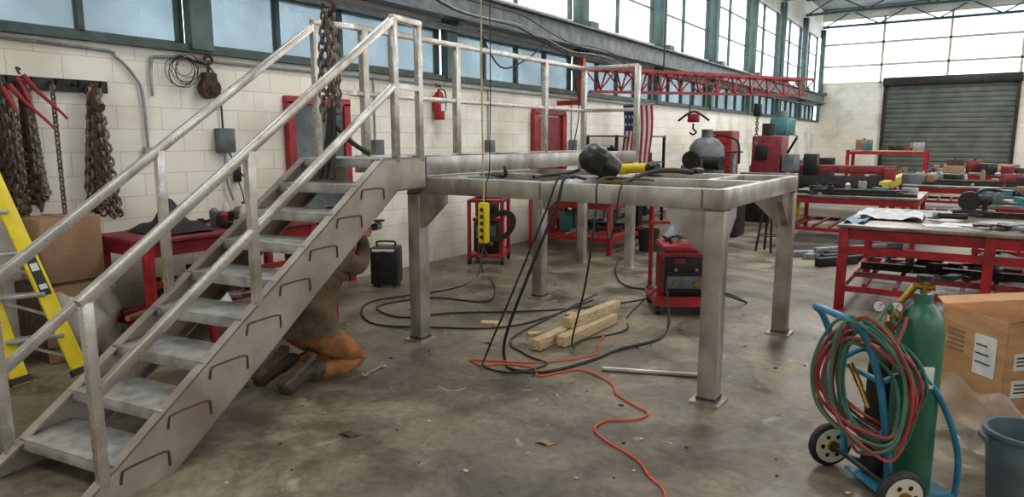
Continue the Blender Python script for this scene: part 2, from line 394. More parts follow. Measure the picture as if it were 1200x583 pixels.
# ---------------------------------------------------------------- platform
b=B('steel_mezzanine_platform')
x0,x1,y0,y1=-3.92,-1.28,4.22,6.28
zt=1.40;dh=.13
def chan(p,q,zc=zt,h=dh,w=.06):
    b.beam((p[0],p[1],zc-h/2),(q[0],q[1],zc-h/2),w,h,'steel',bev=.006)
chan((x0,y0+.03),(x1,y0+.03));chan((x0,y1-.03),(x1,y1-.03));chan((x0+.03,y0+.06),(x0+.03,y1-.06));chan((x1-.03,y0+.06),(x1-.03,y1-.06))
chan((-2.62,y0+.06),(-2.62,y1-.06));chan((x0+.06,5.28),(-2.65,5.28));chan((-2.59,5.28),(x1-.06,5.28));chan((-1.75,5.31),(-1.75,y1-.06),w=.05)
b.beam((x0+.3,y0+.12,1.39),(-2.7,y0+.12,1.39),.1,.02,'steel')
for (x,y) in((x0+.06,y0+.06),(x1-.06,y0+.06),(x1-.06,y1-.06),(x0+.06,y1-.06)):
    b.box((x,y,.64),(.125,.125,1.265),'steel',bev=.01);b.box((x,y,.007),(.2,.2,.014),'steel')
    b.box((x,y,.03),(.132,.132,.02),'weld');b.box((x,y,1.267),(.13,.13,.01),'weld')
for yy in(y0-.001,):
    for xx in(x0+.14,x1-.14,-2.62):b.box((xx,yy,1.335),(.008,.006,.12),'weld')
def brace(x,y,dx,dy):
    b.prism([(x,y,1.27),(x+dx*.26,y+dy*.26,1.27),(x+dx*.26,y+dy*.26,1.2),(x+dx*.02,y+dy*.02,.98),(x,y,.98)],(.05*abs(dy),.05*abs(dx),0),'steel')
brace(x0+.12,y0+.02,1,0);brace(x1-.12,y0+.02,-1,0);brace(x1-.08,y0+.12,0,1);brace(x1-.08,y1-.12,0,-1);brace(x1-.12,y1-.08,-1,0);brace(x0+.12,y1-.08,1,0)
a0,a1,c0,c1=-4.56,-3.72,4.24,8.45
z2=1.57
for x in(a0+.03,a1-.03):b.beam((x,c0,z2-.075),(x,c1,z2-.075),.06,.15,'steel',bev=.006)
y=c0+.03
while y<c1:
    b.beam((a0+.06,y,z2-.07),(a1-.06,y,z2-.07),.05,.12,'steel');y+=.69
for x in(a0+.06,a1-.06):
    b.box((x,c1-.08,.71),(.11,.11,1.42),'steel',bev=.01);b.box((x,c1-.08,.007),(.18,.18,.014),'steel')
b.box((-3.86,4.28,1.34),(.12,.12,.17),'steel')
gx=a0+.03
for y in(4.36,5.65,7.4,8.42):b.beam((gx,y,1.5),(gx,y,2.66),.065,.065,'steel_rail',bev=.005)
b.beam((a1-.03,8.42,1.45),(a1-.03,8.42,2.66),.065,.065,'steel_rail',bev=.005)
for z,t in((2.66,.05),(2.1,.045)):
    b.beam((gx,4.2,z),(gx,8.42,z),t,t,'steel_rail',bev=.005);b.beam((gx,8.42,z),(a1-.03,8.42,z),t,t,'steel_rail',bev=.005)
b.done()
# ---------------------------------------------------------------- work tables
def table(name,X0,X1,Y0,Y1,z,top='tabletop',fr='red',shelf=True,t=.03,leg=.07):
    b=B(name)
    b.box(((X0+X1)/2,(Y0+Y1)/2,z-t/2),(X1-X0,Y1-Y0,t),top,bev=.004)
    for x in(X0+.06,X1-.06):
        for y in(Y0+.06,Y1-.06):
            b.box((x,y,(z-t)/2),(leg,leg,z-t),fr,bev=.006);b.box((x,y,.005),(leg*1.6,leg*1.6,.01),fr)
        b.beam((x,Y0+.06,z-t-.06),(x,Y1-.06,z-t-.06),.05,.1,fr)
        b.beam((x,Y0+.06,.22),(x,Y1-.06,.22),.05,.06,fr)
    for y in(Y0+.06,Y1-.06):
        b.beam((X0+.06,y,z-t-.06),(X1-.06,y,z-t-.06),.05,.1,fr)
        if shelf:b.beam((X0+.06,y,.22),(X1-.06,y,.22),.05,.06,fr)
    if shelf:
        n=int((X1-X0)/.25)
        for i in range(1,n):
            x=X0+(X1-X0)*i/n;b.beam((x,Y0+.06,.26),(x,Y1-.06,.26),.04,.03,fr)
    return b
def clutter(name,X0,X1,Y0,Y1,z,n,smax=.3,hmax=.16):
    b=B(name)
    for i in range(n):
        x=R(X0,X1);y=R(Y0,Y1);k=random.random();m=random.choice(['dark','galv','rust','redb','blackp','grey','card2','dark','alu','rust','teal'])
        a=R(0,3.1);zz=z+.001
        if k<.35:
            h=R(.02,hmax*.6);b.box((x,y,zz+h/2),(R(.08,smax),R(.04,smax*.5),h),m,rot=(0,0,a),bev=.004)
        elif k<.55:
            l=R(.2,smax*2.2);r=R(.01,.03);d=V((math.cos(a),math.sin(a),0))*l/2;b.cyl(V((x,y,zz+r))-d,V((x,y,zz+r))+d,r,m,seg=10)
        elif k<.7:
            h=R(.08,hmax);b.lathe((x,y,zz),[(0,0),(.04,0),(.045,h*.8),(.02,h),(0,h)],m,12)
        elif k<.85:
            b.path([(x,y,zz+.02),(x+.12*math.cos(a),y+.12*math.sin(a),zz+.05),(x+.2*math.cos(a+.6),y+.2*math.sin(a+.6),zz+.02)],.016,m,6,3);b.cyl((x,y,zz),(x,y,zz+.06),.03,m,seg=10)
        else:
            h=R(.06,hmax);b.box((x,y,zz+h/2),(R(.1,smax*.7),R(.1,smax*.6),h),m,rot=(0,0,a),bev=.01);b.cyl((x,y,zz+h),(x,y,zz+h+.04),.03,'dark',seg=10)
    b.done()
b=table('red_welding_table',-1.12,1.35,7.45,9.6,.87,t=.035,leg=.085)
b.beam((-1.06,7.49,.62),(1.3,7.49,.62),.05,.07,'red');b.box((.15,7.5,.43),(.08,.08,.84),'red')
b.beam((-.95,7.6,.36),(1.2,7.55,.36),.05,.05,'redb');b.beam((-1.0,8.5,.31),(1.2,8.6,.31),.08,.08,'dark')
b.done()
clutter('shelf_scrap_metal',-.9,1.1,7.7,9.3,.28,26,.4,.2)
b=table('red_workbench',-6.12,-5.3,2.72,4.45,.92,top='redb',fr='red',leg=.07)
b.beam((-5.36,2.78,.55),(-5.36,4.4,.55),.04,.05,'red')
b.done()
b=table('red_workbench',-5.9,-4.4,9.1,10.8,.82);b.done()
clutter('bench_parts_clutter',-5.8,-4.5,9.2,10.6,.82,26,.3,.3);clutter('bench_shelf_clutter',-5.7,-4.6,9.3,10.5,.28,18,.45,.4)
b=B('steel_shelving')
for x in(-6.15,-5.55):
    for y in(11.6,13.9):b.box((x,y,.9),(.05,.05,1.8),'dark')
for z in(.15,.7,1.25,1.78):b.box((-5.85,12.75,z),(.62,2.35,.03),'grey')
b.done()
for z in(.165,.715,1.265):clutter('shelved_parts',-6.05,-5.65,11.8,13.7,z,16,.35,.42)
b=table('red_welding_table',-2.75,-.7,12.3,14.2,.8);b.done()
clutter('table_tool_clutter',-2.6,-.9,12.4,14.,.8,26,.35,.2)
b=table('red_welding_table',.0,3.2,11.,12.8,.85);b.done()
clutter('table_tool_clutter',.1,3.0,11.1,12.6,.85,36,.45,.25)
b=table('red_welding_table',-1.2,1.9,15.2,17.2,.85);b.done()
clutter('table_tool_clutter',-1.1,1.7,15.3,17,.85,34,.6,.4)
b=table('red_welding_table',1.8,4.8,18.2,20,.85);b.done()
clutter('table_tool_clutter',1.9,4.6,18.3,19.8,.85,26,.6,.4)
b=table('red_welding_table',-1.3,1.4,19.6,21.2,.9);b.done()
clutter('table_tool_clutter',-1.2,1.3,19.7,21.1,.9,26,.5,.35)
clutter('floor_scrap_metal',-.9,2.5,10.0,10.9,.0,26,.5,.3)
def stock(name,cx,cy,z,L,n,ang,m='dark',sp=.08,th=.05):
    b=B(name);d=V((math.cos(ang),math.sin(ang),0));p=V((-d.y,d.x,0))
    for i in range(n):
        c=V((cx,cy,z+th/2))+p*(i-n/2)*sp+d*R(-.15,.15)
        b.beam(c-d*L/2,c+d*L/2,sp*.75,th,m,bev=.004)
    for i in range(n//2):
        c=V((cx,cy,z+th*1.5))+p*(i*1.6-n/2)*sp
        b.beam(c-d*L*.4,c+d*L*.4,sp*.6,th*.98,m,bev=.004)
    b.done()
stock('steel_bar_stack',-1.7,12.7,.801,1.6,5,.1,'dark');stock('steel_tube_stack',1.6,11.5,.851,2.6,6,.05,'galv')
stock('steel_angle_stack',.3,15.9,.851,2.4,7,.0,'dark');stock('rusty_bar_stack',3.2,19,.851,2.4,7,.0,'rust')
stock('steel_flat_stack',.55,9.2,.871,1.2,3,.15,'dark',.09,.03)
stock('rusty_channel_stack',.5,14.0,.0,2.6,6,.1,'rust',.12,.1)
stock('steel_pipe_stack',-1.6,11.2,.0,1.6,3,.9,'galv',.12,.08)
b=B('stacked_steel_beams');
for k in range(4):b.beam((-1.7,9.9+.35*k,.06),(-.9,11.0+.35*k,.06),.1,.12,'dark',bev=.005)
b.done()
# ---------------------------------------------------------------- items on right table
b=B('white_rag')
def cl(u,v):
    x=-1.05+u*.62;y=8.05+v*.75
    return (x,y,.885+.05*abs(math.sin(u*9+v*4))*abs(math.cos(v*7-u*3))+.03*math.sin(u*math.pi)*math.sin(v*math.pi))
b.grid(cl,22,22,'cloth');b.done()
b=B('blue_rag');b.grid(lambda u,v:(-1.1+u*.2,7.6+v*.4,.885+.02*math.sin(u*8)*math.cos(v*9)**2),10,14,'lblue');b.done()
b=B('paper_sheets');b.box((-.25,7.85,.874),(.3,.22,.004),'white',rot=(0,0,.3));b.box((-.1,8.05,.876),(.3,.22,.004),'white',rot=(0,0,-.2));b.done()
b=B('abrasive_cutoff_saw')
cx,cy=.0,9.3
b.box((cx,cy,.9),(.4,.28,.05),'dark',bev=.01);b.cyl((cx-.05,cy-.02,1.02),(cx-.05,cy+.03,1.02),.1,'redb',seg=28);b.cyl((cx-.05,cy-.03,1.02),(cx-.05,cy+.04,1.02),.11,'blackp',seg=28)
b.cyl((cx,cy+.05,1.03),(cx+.14,cy+.12,1.03),.06,'blackp');b.path([(cx,cy,1.1),(cx+.1,cy,1.16),(cx+.25,cy,1.14)],.014,'black');b.beam((cx+.1,cy+.05,.92),(cx+.1,cy+.05,1.05),.05,.05,'dark');b.done()
b=B('disc_grinder')
b.cyl((-.3,8.4,.92),(-.05,8.46,.92),.03,'blackp');b.cyl((-.3,8.4,.92),(-.35,8.39,.92),.035,'galv');b.cyl((-.34,8.39,.89),(-.34,8.39,.9),.06,'rust',seg=20);b.cyl((-.31,8.4,.92),(-.29,8.3,.95),.012,'black');b.done()
b=B('parts_carton');b.box((.75,8.3,.961),(.35,.3,.18),'card2',bev=.004);b.box((.75,8.3,1.053),(.05,.3,.004),'white');b.done()
b=B('steel_offcut_pile')
for i in range(18):b.box((R(.1,.6),R(7.65,8.1),.885+.01*(i%3)),(R(.08,.3),R(.03,.08),.02),random.choice(['dark','galv','rust']),rot=(0,0,R(0,3)))
b.done()
# ---------------------------------------------------------------- welding machine under platform
b=B('welding_machine_cart')
c=V((-2.42,6.62,0));th=.55;ux=V((math.cos(th),math.sin(th),0));uy=V((-ux.y,ux.x,0))
def P(a,n,z):return c+ux*a+uy*n+V((0,0,z))
rz=th
b.box(P(0,.0,.12),(.62,.66,.05),'red',rot=(0,0,rz),bev=.01)
for a in(-.26,.26):
    b.cyl(P(a-.03,.26,.09),P(a+.03,.26,.09),.09,'black');b.cyl(P(a-.02,-.26,.05),P(a+.02,-.26,.05),.05,'black')
    b.beam(P(a,-.29,.13),P(a,-.29,.6),.035,.035,'red');b.beam(P(a,.28,.13),P(a,.28,.85),.035,.035,'red')
b.beam(P(-.31,-.32,.14),P(.31,-.32,.14),.04,.09,'red')
b.box(P(0,0,.4),(.42,.5,.46),'blackp',rot=(0,0,rz),bev=.02);b.box(P(0,0,.65),(.44,.52,.06),'red',rot=(0,0,rz),bev=.015)
b.box(P(0,-.256,.5),(.36,.02,.16),'dark',rot=(0,0,rz),bev=.005);b.box(P(0,-.262,.32),(.36,.02,.12),'grey',rot=(0,0,rz),bev=.005)
b.box(P(-.06,-.27,.53),(.1,.012,.05),'redb',rot=(0,0,rz));
for a in(-.1,.1):
    b.cyl(P(a,-.27,.45),P(a,-.29,.45),.016,'galv',seg=12);b.cyl(P(a,-.27,.31),P(a,-.31,.31),.022,'brass',seg=12)
b.beam(P(-.26,.28,.85),P(.26,.28,.85),.03,.03,'red');b.beam(P(-.26,-.29,.6),P(.26,-.29,.6),.03,.03,'red')
b.path([P(-.12,-.1,.68),P(-.12,-.1,.75),P(.12,-.1,.75),P(.12,-.1,.68)],.012,'black')
b.cyl(P(-.1,.12,.68),P(.0,.16,.82),.09,'galv',seg=22);b.cyl(P(.14,.12,.68),P(.14,.12,.8),.05,'white')
b.box(P(.05,-.1,.76),(.22,.12,.04),'grey',rot=(0,0,rz+.3),bev=.01)
b.done()
b=B('wire_feeder_cart')
c=V((-5.65,7.75,0));th=.45;ux=V((math.cos(th),math.sin(th),0));uy=V((-ux.y,ux.x,0));rz=th
b.box(P(0,0,.12),(.5,.6,.05),'red',rot=(0,0,rz),bev=.01)
for a in(-.23,.23):
    for n in(-.28,.28):
        b.beam(P(a,n,.1),P(a,n,.88),.04,.04,'red')
        b.cyl(P(a-.02,n,.06),P(a+.02,n,.06),.06,'black')
    b.beam(P(a,-.28,.88),P(a,.28,.88),.04,.04,'red')
for n in(-.28,.28):b.beam(P(-.23,n,.88),P(.23,n,.88),.04,.04,'red')
b.box(P(0,0,.38),(.36,.48,.42),'blackp',rot=(0,0,rz),bev=.02);b.box(P(0,-.25,.45),(.28,.02,.18),'grey',rot=(0,0,rz),bev=.005)
b.box(P(0,0,.62),(.38,.5,.05),'red',rot=(0,0,rz),bev=.01);b.box(P(-.02,.02,.74),(.28,.3,.2),'dark',rot=(0,0,rz),bev=.03)
for a in(-.08,.08):b.cyl(P(a,-.25,.3),P(a,-.3,.3),.03,'brass')
for k in range(6):b.ring(P(.2,-.34,.55),uy,.13+.01*k,.01,'black',sx=1.4)
b.done()
b=B('black_cabinet_box')
c=V((-5.7,5.75,0));th=.55;ux=V((math.cos(th),math.sin(th),0));uy=V((-ux.y,ux.x,0));rz=th
b.box(P(0,0,.25),(.32,.3,.44),'blackp',rot=(0,0,rz),bev=.02)
b.cyl(P(0,-.15,.33),P(0,-.165,.33),.1,'dark',seg=24);b.cyl(P(0,-.15,.13),P(0,-.165,.13),.06,'dark',seg=20);b.box(P(0,-.155,.44),(.26,.01,.03),'white',rot=(0,0,rz))
b.path([P(-.1,0,.47),P(-.1,0,.52),P(.1,0,.52),P(.1,0,.47)],.012,'black')
for a in(-.12,.12):b.cyl(P(a,-.1,0),P(a,-.1,.035),.02,'black');b.cyl(P(a,.1,0),P(a,.1,.035),.02,'black')
b.done()
# ---------------------------------------------------------------- floor items
b=B('timber_cribbing')
b.beam((-2.86,4.55,.05),(-2.86,5.9,.05),.09,.09,'wood',bev=.006);b.beam((-2.74,4.75,.05),(-2.72,5.7,.05),.09,.09,'wood',bev=.006)
b.beam((-2.82,5.0,.14),(-2.76,5.85,.14),.09,.09,'wood',bev=.006);b.beam((-3.1,5.5,.045),(-2.95,5.5,.045),.09,.09,'wood');b.done()
b=B('scrap_wood');b.box((-3.65,5.0,.015),(.16,.1,.03),'wood',rot=(0,0,.4),bev=.004);b.box((-3.12,4.95,.012),(.12,.06,.02),'wood',rot=(0,0,.9));b.done()
b=B('steel_pipe');b.cyl((-2.19,4.42,.018),(-1.5,4.7,.018),.018,'steel',seg=14);b.done()
b=B('combination_wrench')
b.beam((-3.57,3.36,.012),(-3.6,3.54,.012),.016,.01,'galv',bev=.002);b.ring((-3.565,3.34,.012),(0,0,1),.018,.007,'galv',16,6);b.path([(-3.62,3.58,.012),(-3.615,3.55,.012),(-3.6,3.545,.012),(-3.585,3.55,.012),(-3.585,3.58,.012)],.007,'galv',6,3);b.done()
def cable(name,pts,r,m,seg=7,sub=6):
    b=B(name);b.path(pts,r,m,seg,sub);b.done()
z=.009
cable('extension_cord',[(-3.16,4.06,z),(-3.0,4.0,z),(-2.88,4.12,z),(-2.64,4.17,z),(-2.5,4.05,z),(-2.33,4.33,z),(-2.02,4.21,z),(-1.9,4.05,z),(-1.73,3.93,z),(-1.58,3.84,z),(-1.61,3.7,z),(-1.74,3.6,z),(-1.75,3.45,z),(-1.62,3.34,z),(-1.49,3.28,z),(-1.35,3.2,z),(-1.255,3.09,z),(-1.11,2.95,z),(-.95,2.5,z),(-.8,1.9,z)],.0065,'orange')
cable('extension_cord',[(-3.16,4.06,z),(-2.95,4.16,z),(-2.7,4.28,z),(-2.5,4.5,z),(-2.4,4.75,z),(-2.52,5.0,z),(-2.6,5.3,z)],.006,'orange')
z=.011
cable('welding_cable',[(-2.4,4.5,1.42),(-2.4,4.2,1.44),(-2.42,4.12,1.25),(-2.6,4.08,.8),(-2.85,4.12,.25),(-2.92,4.2,z),(-2.75,4.05,z),(-2.5,4.15,z),(-2.35,4.6,z),(-2.3,4.95,z),(-2.15,5.4,z),(-2.25,5.9,z),(-2.4,6.2,.3)],.012,'black')
cable('welding_cable',[(-2.15,4.7,1.42),(-2.14,4.22,1.43),(-2.12,4.13,1.2),(-2.2,4.15,.7),(-2.55,4.6,.1),(-2.67,5.03,z),(-2.5,5.5,z),(-2.7,6.0,z),(-2.5,6.3,.28)],.0075,'black')
cable('welding_cable',[(-2.5,4.5,1.42),(-2.45,4.2,1.44),(-2.5,4.1,1.2),(-2.75,4.06,.6),(-2.98,4.05,.1),(-2.95,3.98,z),(-2.7,4.0,z),(-2.6,4.3,z),(-2.85,4.4,z),(-3.2,4.7,z),(-3.3,5.6,z),(-3.4,6.7,z)],.008,'black')
cable('welding_cable',[(-1.9,4.6,1.42),(-1.95,4.22,1.43),(-1.97,4.14,1.25),(-2.0,4.13,1.05),(-2.1,4.3,1.1),(-2.2,4.6,1.3),(-2.3,5.2,1.43)],.006,'black')
cable('welding_cable',[(-5.5,7.4,.3),(-5.3,7.1,z),(-4.6,6.4,z),(-4.2,5.7,z),(-4.8,5.5,z),(-5.0,4.9,z),(-4.5,4.7,z),(-4.2,5.1,z),(-3.6,5.6,z),(-3.1,6.2,z),(-2.6,6.6,.1)],.009,'black')
cable('welding_cable',[(-5.55,7.35,.3),(-5.2,6.9,z),(-4.9,6.,z),(-5.2,5.,z),(-4.6,4.4,z),(-4.0,4.6,z),(-3.4,5.1,z),(-3.3,6.4,z)],.009,'black')
cable('welding_cable',[(-4.2,9.0,z),(-3.8,8.,z),(-3.2,7.2,z),(-2.4,7.6,z),(-1.9,7.2,z),(-2.2,6.8,.2)],.011,'black')
b=B('floor_debris')
for i in range(170):
    x=R(-4.8,.0);y=R(1.8,7)
    s_=R(.004,.015);b.sph((x,y,s_*.25),(s_*R(.6,1.5),s_,s_*.4),random.choice(['rust','dark','wood','card2','dark','dark','tread']),6,(0,0,R(0,3)))
for (x,y) in((-2.9,2.55),(-5.0,2.45),(-3.3,4.5),(-1.9,3.1)):
    b.grid(lambda u,v:(x+u*.1-.06+.02*v,y+v*.07,.004+.02*math.sin(u*3.1)*math.sin(v*3.1+u)),6,6,'rust' if y<3 else 'card2')
b.done()
# ---------------------------------------------------------------- tools on platform
b=B('welding_helmet')
hx,hy,hz=-2.6,5.1,1.53
rm=Euler((.2,-1.05,.5)).to_matrix()
def hel(u,v):
    a=(u-.5)*math.pi*1.15;t=v
    r=.125*(1-.28*t**2) if t>.5 else .125*(1-.9*(.5-t)**2)
    w=r;x=math.sin(a)*w;y=-math.cos(a)*w*1.15
    z=.17-.34*t
    if t<.25:
        k=(.25-t)/.25;x*=math.sqrt(max(0.02,1-k*k*.9));y*=math.sqrt(max(0.02,1-k*k*.9))
    return V((hx,hy,hz))+rm@V((x,y,z))
b.grid(hel,22,18,'blackp')
b.hull(Matrix.Translation(V((hx,hy,hz))+rm@V((0,-.14,.03)))@rm.to_4x4()@Matrix.Diagonal((.13,.03,.11,1)),'dark',.006)
b.ring(V((hx,hy,hz))+rm@V((0,.0,.06)),rm@V((0,0,1)),.1,.012,'black',24,6)
b.path([(-2.72,5.0,1.46),(-2.8,4.9,1.43),(-2.9,4.75,1.42),(-2.85,4.5,1.42)],.014,'black');b.done()
b=B('cordless_yellow_grinder')
b.cyl((-2.55,5.45,1.46),(-2.3,5.42,1.47),.042,'yellow',seg=16);b.cyl((-2.3,5.42,1.47),(-2.2,5.4,1.47),.045,'blackp');b.cyl((-2.23,5.4,1.405),(-2.23,5.4,1.42),.065,'dark',seg=20);b.box((-2.55,5.45,1.45),(.1,.09,.08),'yellow',bev=.015);b.cyl((-2.24,5.4,1.48),(-2.24,5.28,1.5),.013,'black');b.done()
b=B('welding_torch')
b.path([(-2.05,4.5,1.42),(-1.98,4.7,1.47),(-1.9,4.9,1.48),(-1.8,5.1,1.46)],[.014,.016,.02,.02],'black',10);b.box((-1.78,5.16,1.47),(.06,.1,.045),'blackp',rot=(0,0,-.3),bev=.015);b.path([(-2.05,4.5,1.42),(-2.1,4.4,1.41),(-2.2,4.3,1.42)],.01,'brass');b.done()
b=B('c_clamp')
b.path([(-3.2,4.28,1.43),(-3.0,4.3,1.43),(-2.98,4.3,1.47),(-3.0,4.32,1.5)],.015,'dark');b.cyl((-3.25,4.25,1.42),(-3.02,4.3,1.42),.011,'galv');b.cyl((-3.26,4.2,1.42),(-3.24,4.32,1.42),.007,'galv');b.done()
b=B('yellow_pendant_control')
b.box((-2.98,4.02,1.1),(.075,.06,.3),'yellow',bev=.015)
for k in range(5):b.cyl((-2.98,3.99,1.2-.05*k),(-2.96,3.965,1.2-.05*k),.014,'black',seg=10)
b.path([(-2.98,4.02,1.25),(-2.98,4.02,1.4),(-2.99,4.02,1.9),(-3.0,4.03,2.8),(-3.02,4.05,6.6)],.006,'rope',6,3);b.path([(-2.97,4.03,1.25),(-2.97,4.04,1.4),(-2.93,4.04,2.0),(-2.95,4.05,6.6)],.004,'black',6,3)
b.path([(-2.98,4.02,.96),(-2.98,4.02,.9),(-2.95,4.03,.85)],.01,'black');b.done()
# ---------------------------------------------------------------- chain hoist over stairs
b=B('chain_hoist')
hx,hy=-3.98,3.5
b.cyl((hx,hy,6.6),(hx,hy,3.05),.012,'dark',seg=8)
b.box((hx,hy,2.92),(.13,.1,.26),'dark',bev=.02);b.cyl((hx-.06,hy,2.95),(hx+.06,hy,2.95),.1,'rust',seg=20)
b.path([(hx,hy,2.8),(hx+.01,hy,2.72),(hx+.06,hy,2.66),(hx+.02,hy,2.6),(hx-.05,hy,2.63),(hx-.05,hy,2.68)],.018,'rust',8)
for k,(dx,dy,zb) in enumerate(((0,0,1.95),(.035,.03,1.9),(-.035,.02,1.8),(.06,-.02,2.0),(-.05,-.04,1.85))):
    b.chain([(hx+dx*.4,hy+dy*.4,2.62),(hx+dx,hy+dy,2.3),(hx+dx,hy+dy,zb)],'chain',.075,.01)
b.path([(hx-.02,hy,1.97),(hx-.03,hy,1.8),(hx-.02,hy+.02,1.74)],.018,'chain')
b.done()
b=B('lifting_sling')
for dx in(-.03,.0,.035):
    b.path([(hx+dx*.5,hy,1.93),(hx+dx,hy-.02,1.75),(hx+dx*1.4,hy-.05,1.58),(hx+dx*2.2,hy-.09,1.42)],.02,'black',8,4)
b.path([(hx+.04,hy,1.8),(hx+.1,hy+.1,1.68),(hx+.15,hy+.22,1.6)],.018,'black',8,4)
b.done()
# ---------------------------------------------------------------- kneeling person
def skinned(name,verts,edges,rad,root=0,sub=2):
    me=bpy.data.meshes.new(name);me.from_pydata(verts,edges,[]);o=bpy.data.objects.new(name,me);sc.collection.objects.link(o)
    bm=bmesh.new();bm.from_mesh(me);ly=bm.verts.layers.skin.verify();bm.verts.ensure_lookup_table()
    for i,v in enumerate(bm.verts):
        r=rad[i];v[ly].radius=(r,r) if not hasattr(r,'__len__') else r
        v[ly].use_root=(i==root)
    bm.to_mesh(me);bm.free()
    md=o.modifiers.new('skin','SKIN');md.use_smooth_shade=True
    o.modifiers.new('sub','SUBSURF').levels=sub
    dg=bpy.context.evaluated_depsgraph_get();dg.update()
    m2=bpy.data.meshes.new_from_object(o.evaluated_get(dg))
    bpy.data.objects.remove(o);return m2
vs=[(-3.84,3.06,.40),(-3.83,3.09,.58),(-3.82,3.15,.76),(-3.83,3.22,.92),(-3.84,3.28,1.0),
 (-3.95,3.07,.36),(-4.0,3.25,.22),(-4.02,3.42,.10),(-4.0,3.22,.085),(-3.98,3.02,.10),
 (-3.73,3.07,.36),(-3.71,3.25,.22),(-3.70,3.42,.10),(-3.70,3.22,.085),(-3.70,3.02,.10),
 (-4.03,3.18,.88),(-4.12,3.38,.80),(-4.04,3.5,.90),(-3.97,3.58,.99),
 (-3.64,3.18,.88),(-3.62,3.38,.80),(-3.70,3.5,.90),(-3.79,3.57,.99)]
es=[(0,1),(1,2),(2,3),(3,4),(0,5),(5,6),(6,7),(7,8),(8,9),(0,10),(10,11),(11,12),(12,13),(13,14),(3,15),(15,16),(16,17),(17,18),(3,19),(19,20),(20,21),(21,22)]
rd=[(.22,.19),(.23,.2),(.235,.2),.15,.07,.125,.11,.085,.075,.06,.125,.11,.085,.075,.06,.1,.075,.058,.042,.1,.075,.058,.042]
me=skinned('body',vs,es,rd)
b=B('kneeling_welder');b.bm.from_mesh(me)
for m in('pants','jacket','skin'):b.mi(m)
VV=[V(v) for v in vs]
lab={}
for k,(i,j) in enumerate(es):
    lab[k]=0 if (4<=k<=13) else 1
for f in b.bm.faces:
    c_=f.calc_center_median();bd=9;bk=0
    for k,(i,j) in enumerate(es):
        a=VV[i];d=VV[j]-a;t=max(0,min(1,(c_-a).dot(d)/d.length_squared));q=(c_-(a+d*t)).length
        if q<bd:bd=q;bk=k
    f.material_index=lab[bk]
    if bk==3 and c_.z>1.0:f.material_index=2
    if c_.z>.36 and lab[bk]==0:f.material_index=1
# jacket skirt: flared hem following the hips
def hemf(u,v):
    a=u*2*math.pi;wv=1+.04*math.sin(a*7)+.03*math.sin(a*4+1)
    rx_=(.215+.02*v)*wv;ry_=(.185+.025*v)*wv
    return (-3.835+rx_*math.cos(a),3.07+ry_*math.sin(a)+.01*v,.56-.2*v)
b.grid(hemf,40,8,'jacket')
b.ring((-3.835,3.24,.96),(0,.4,1),.095,.034,'jacket',20,8)
hc=V((-3.84,3.34,1.10));
b.sph(hc,(.078,.098,.115),'skin',20,(-.25,0,0));b.sph(hc+V((0,-.018,.022)),(.087,.1,.108),'navy',20,(-.25,0,0))
fw_=V((0,math.cos(.25),-math.sin(.25)));up_=V((0,math.sin(.25),math.cos(.25)))
b.sph(hc+fw_*.1-up_*.02,(.014,.018,.018),'skin',10)
for sx in(-1,1):
    b.sph(hc+fw_*.088+up_*.005+V((sx*.03,0,0)),.011,'white',10);b.sph(hc+fw_*.097+up_*.005+V((sx*.03,0,0)),.006,'black',8)
    b.sph(hc+V((sx*.08,0,0))-up_*.015,(.012,.02,.028),'skin',10)
b.sph(hc+fw_*.088-up_*.055,(.024,.01,.007),'redb',10)
b.sph(hc-up_*.085+fw_*.03,(.05,.06,.035),'hair',12)
for X in(-3.98,-3.70):
    b.sph((X,2.99,.12),(.064,.08,.075),'boot',16);b.path([(X,3.05,.12),(X,2.95,.13),(X,2.86,.1),(X,2.78,.062)],[.062,.062,.057,.055,.05],'boot',12,5)
    b.sph((X,2.775,.06),(.056,.064,.047),'boot',14)
    pl=[(X-.038,2.985,.212),(X+.038,2.985,.212),(X+.043,2.9,.172),(X+.052,2.79,.12),(X+.032,2.715,.078),(X-.032,2.715,.078),(X-.052,2.79,.12),(X-.043,2.9,.172)]
    b.prism(pl,(0,-.012,.022),'sole')
    b.prism([(X-.038,2.995,.232),(X+.038,2.995,.232),(X+.038,2.92,.196),(X-.038,2.92,.196)],(0,-.012,.024),'sole')
for sx,W_ in((1,V((-3.96,3.58,.99))),(-1,V((-3.80,3.58,.99)))):
    pc=W_+V((sx*.015,.04,.02));b.sph(pc,(.022,.05,.042),'skin',14)
    for k in range(4):
        zz=.03-.02*k;l=(.075,.085,.08,.062)[k]
        b.path([pc+V((0,.03,zz)),pc+V((sx*.0,.03+l*.45,zz)),pc+V((sx*.022,.03+l*.7,zz)),pc+V((sx*.045,.03+l*.6,zz))],.009,'skin',8,3)
    b.path([pc+V((0,-.01,.035)),pc+V((sx*.03,.015,.06)),pc+V((sx*.045,.04,.055))],.011,'skin',8,3)
b.done()
b=B('angle_grinder')
b.cyl((-3.88,3.6,1.01),(-3.88,3.8,1.03),.026,'blackp');b.cyl((-3.88,3.8,1.03),(-3.88,3.85,1.035),.031,'galv');b.cyl((-3.88,3.83,1.07),(-3.88,3.83,1.08),.055,'rust',seg=20);b.done()
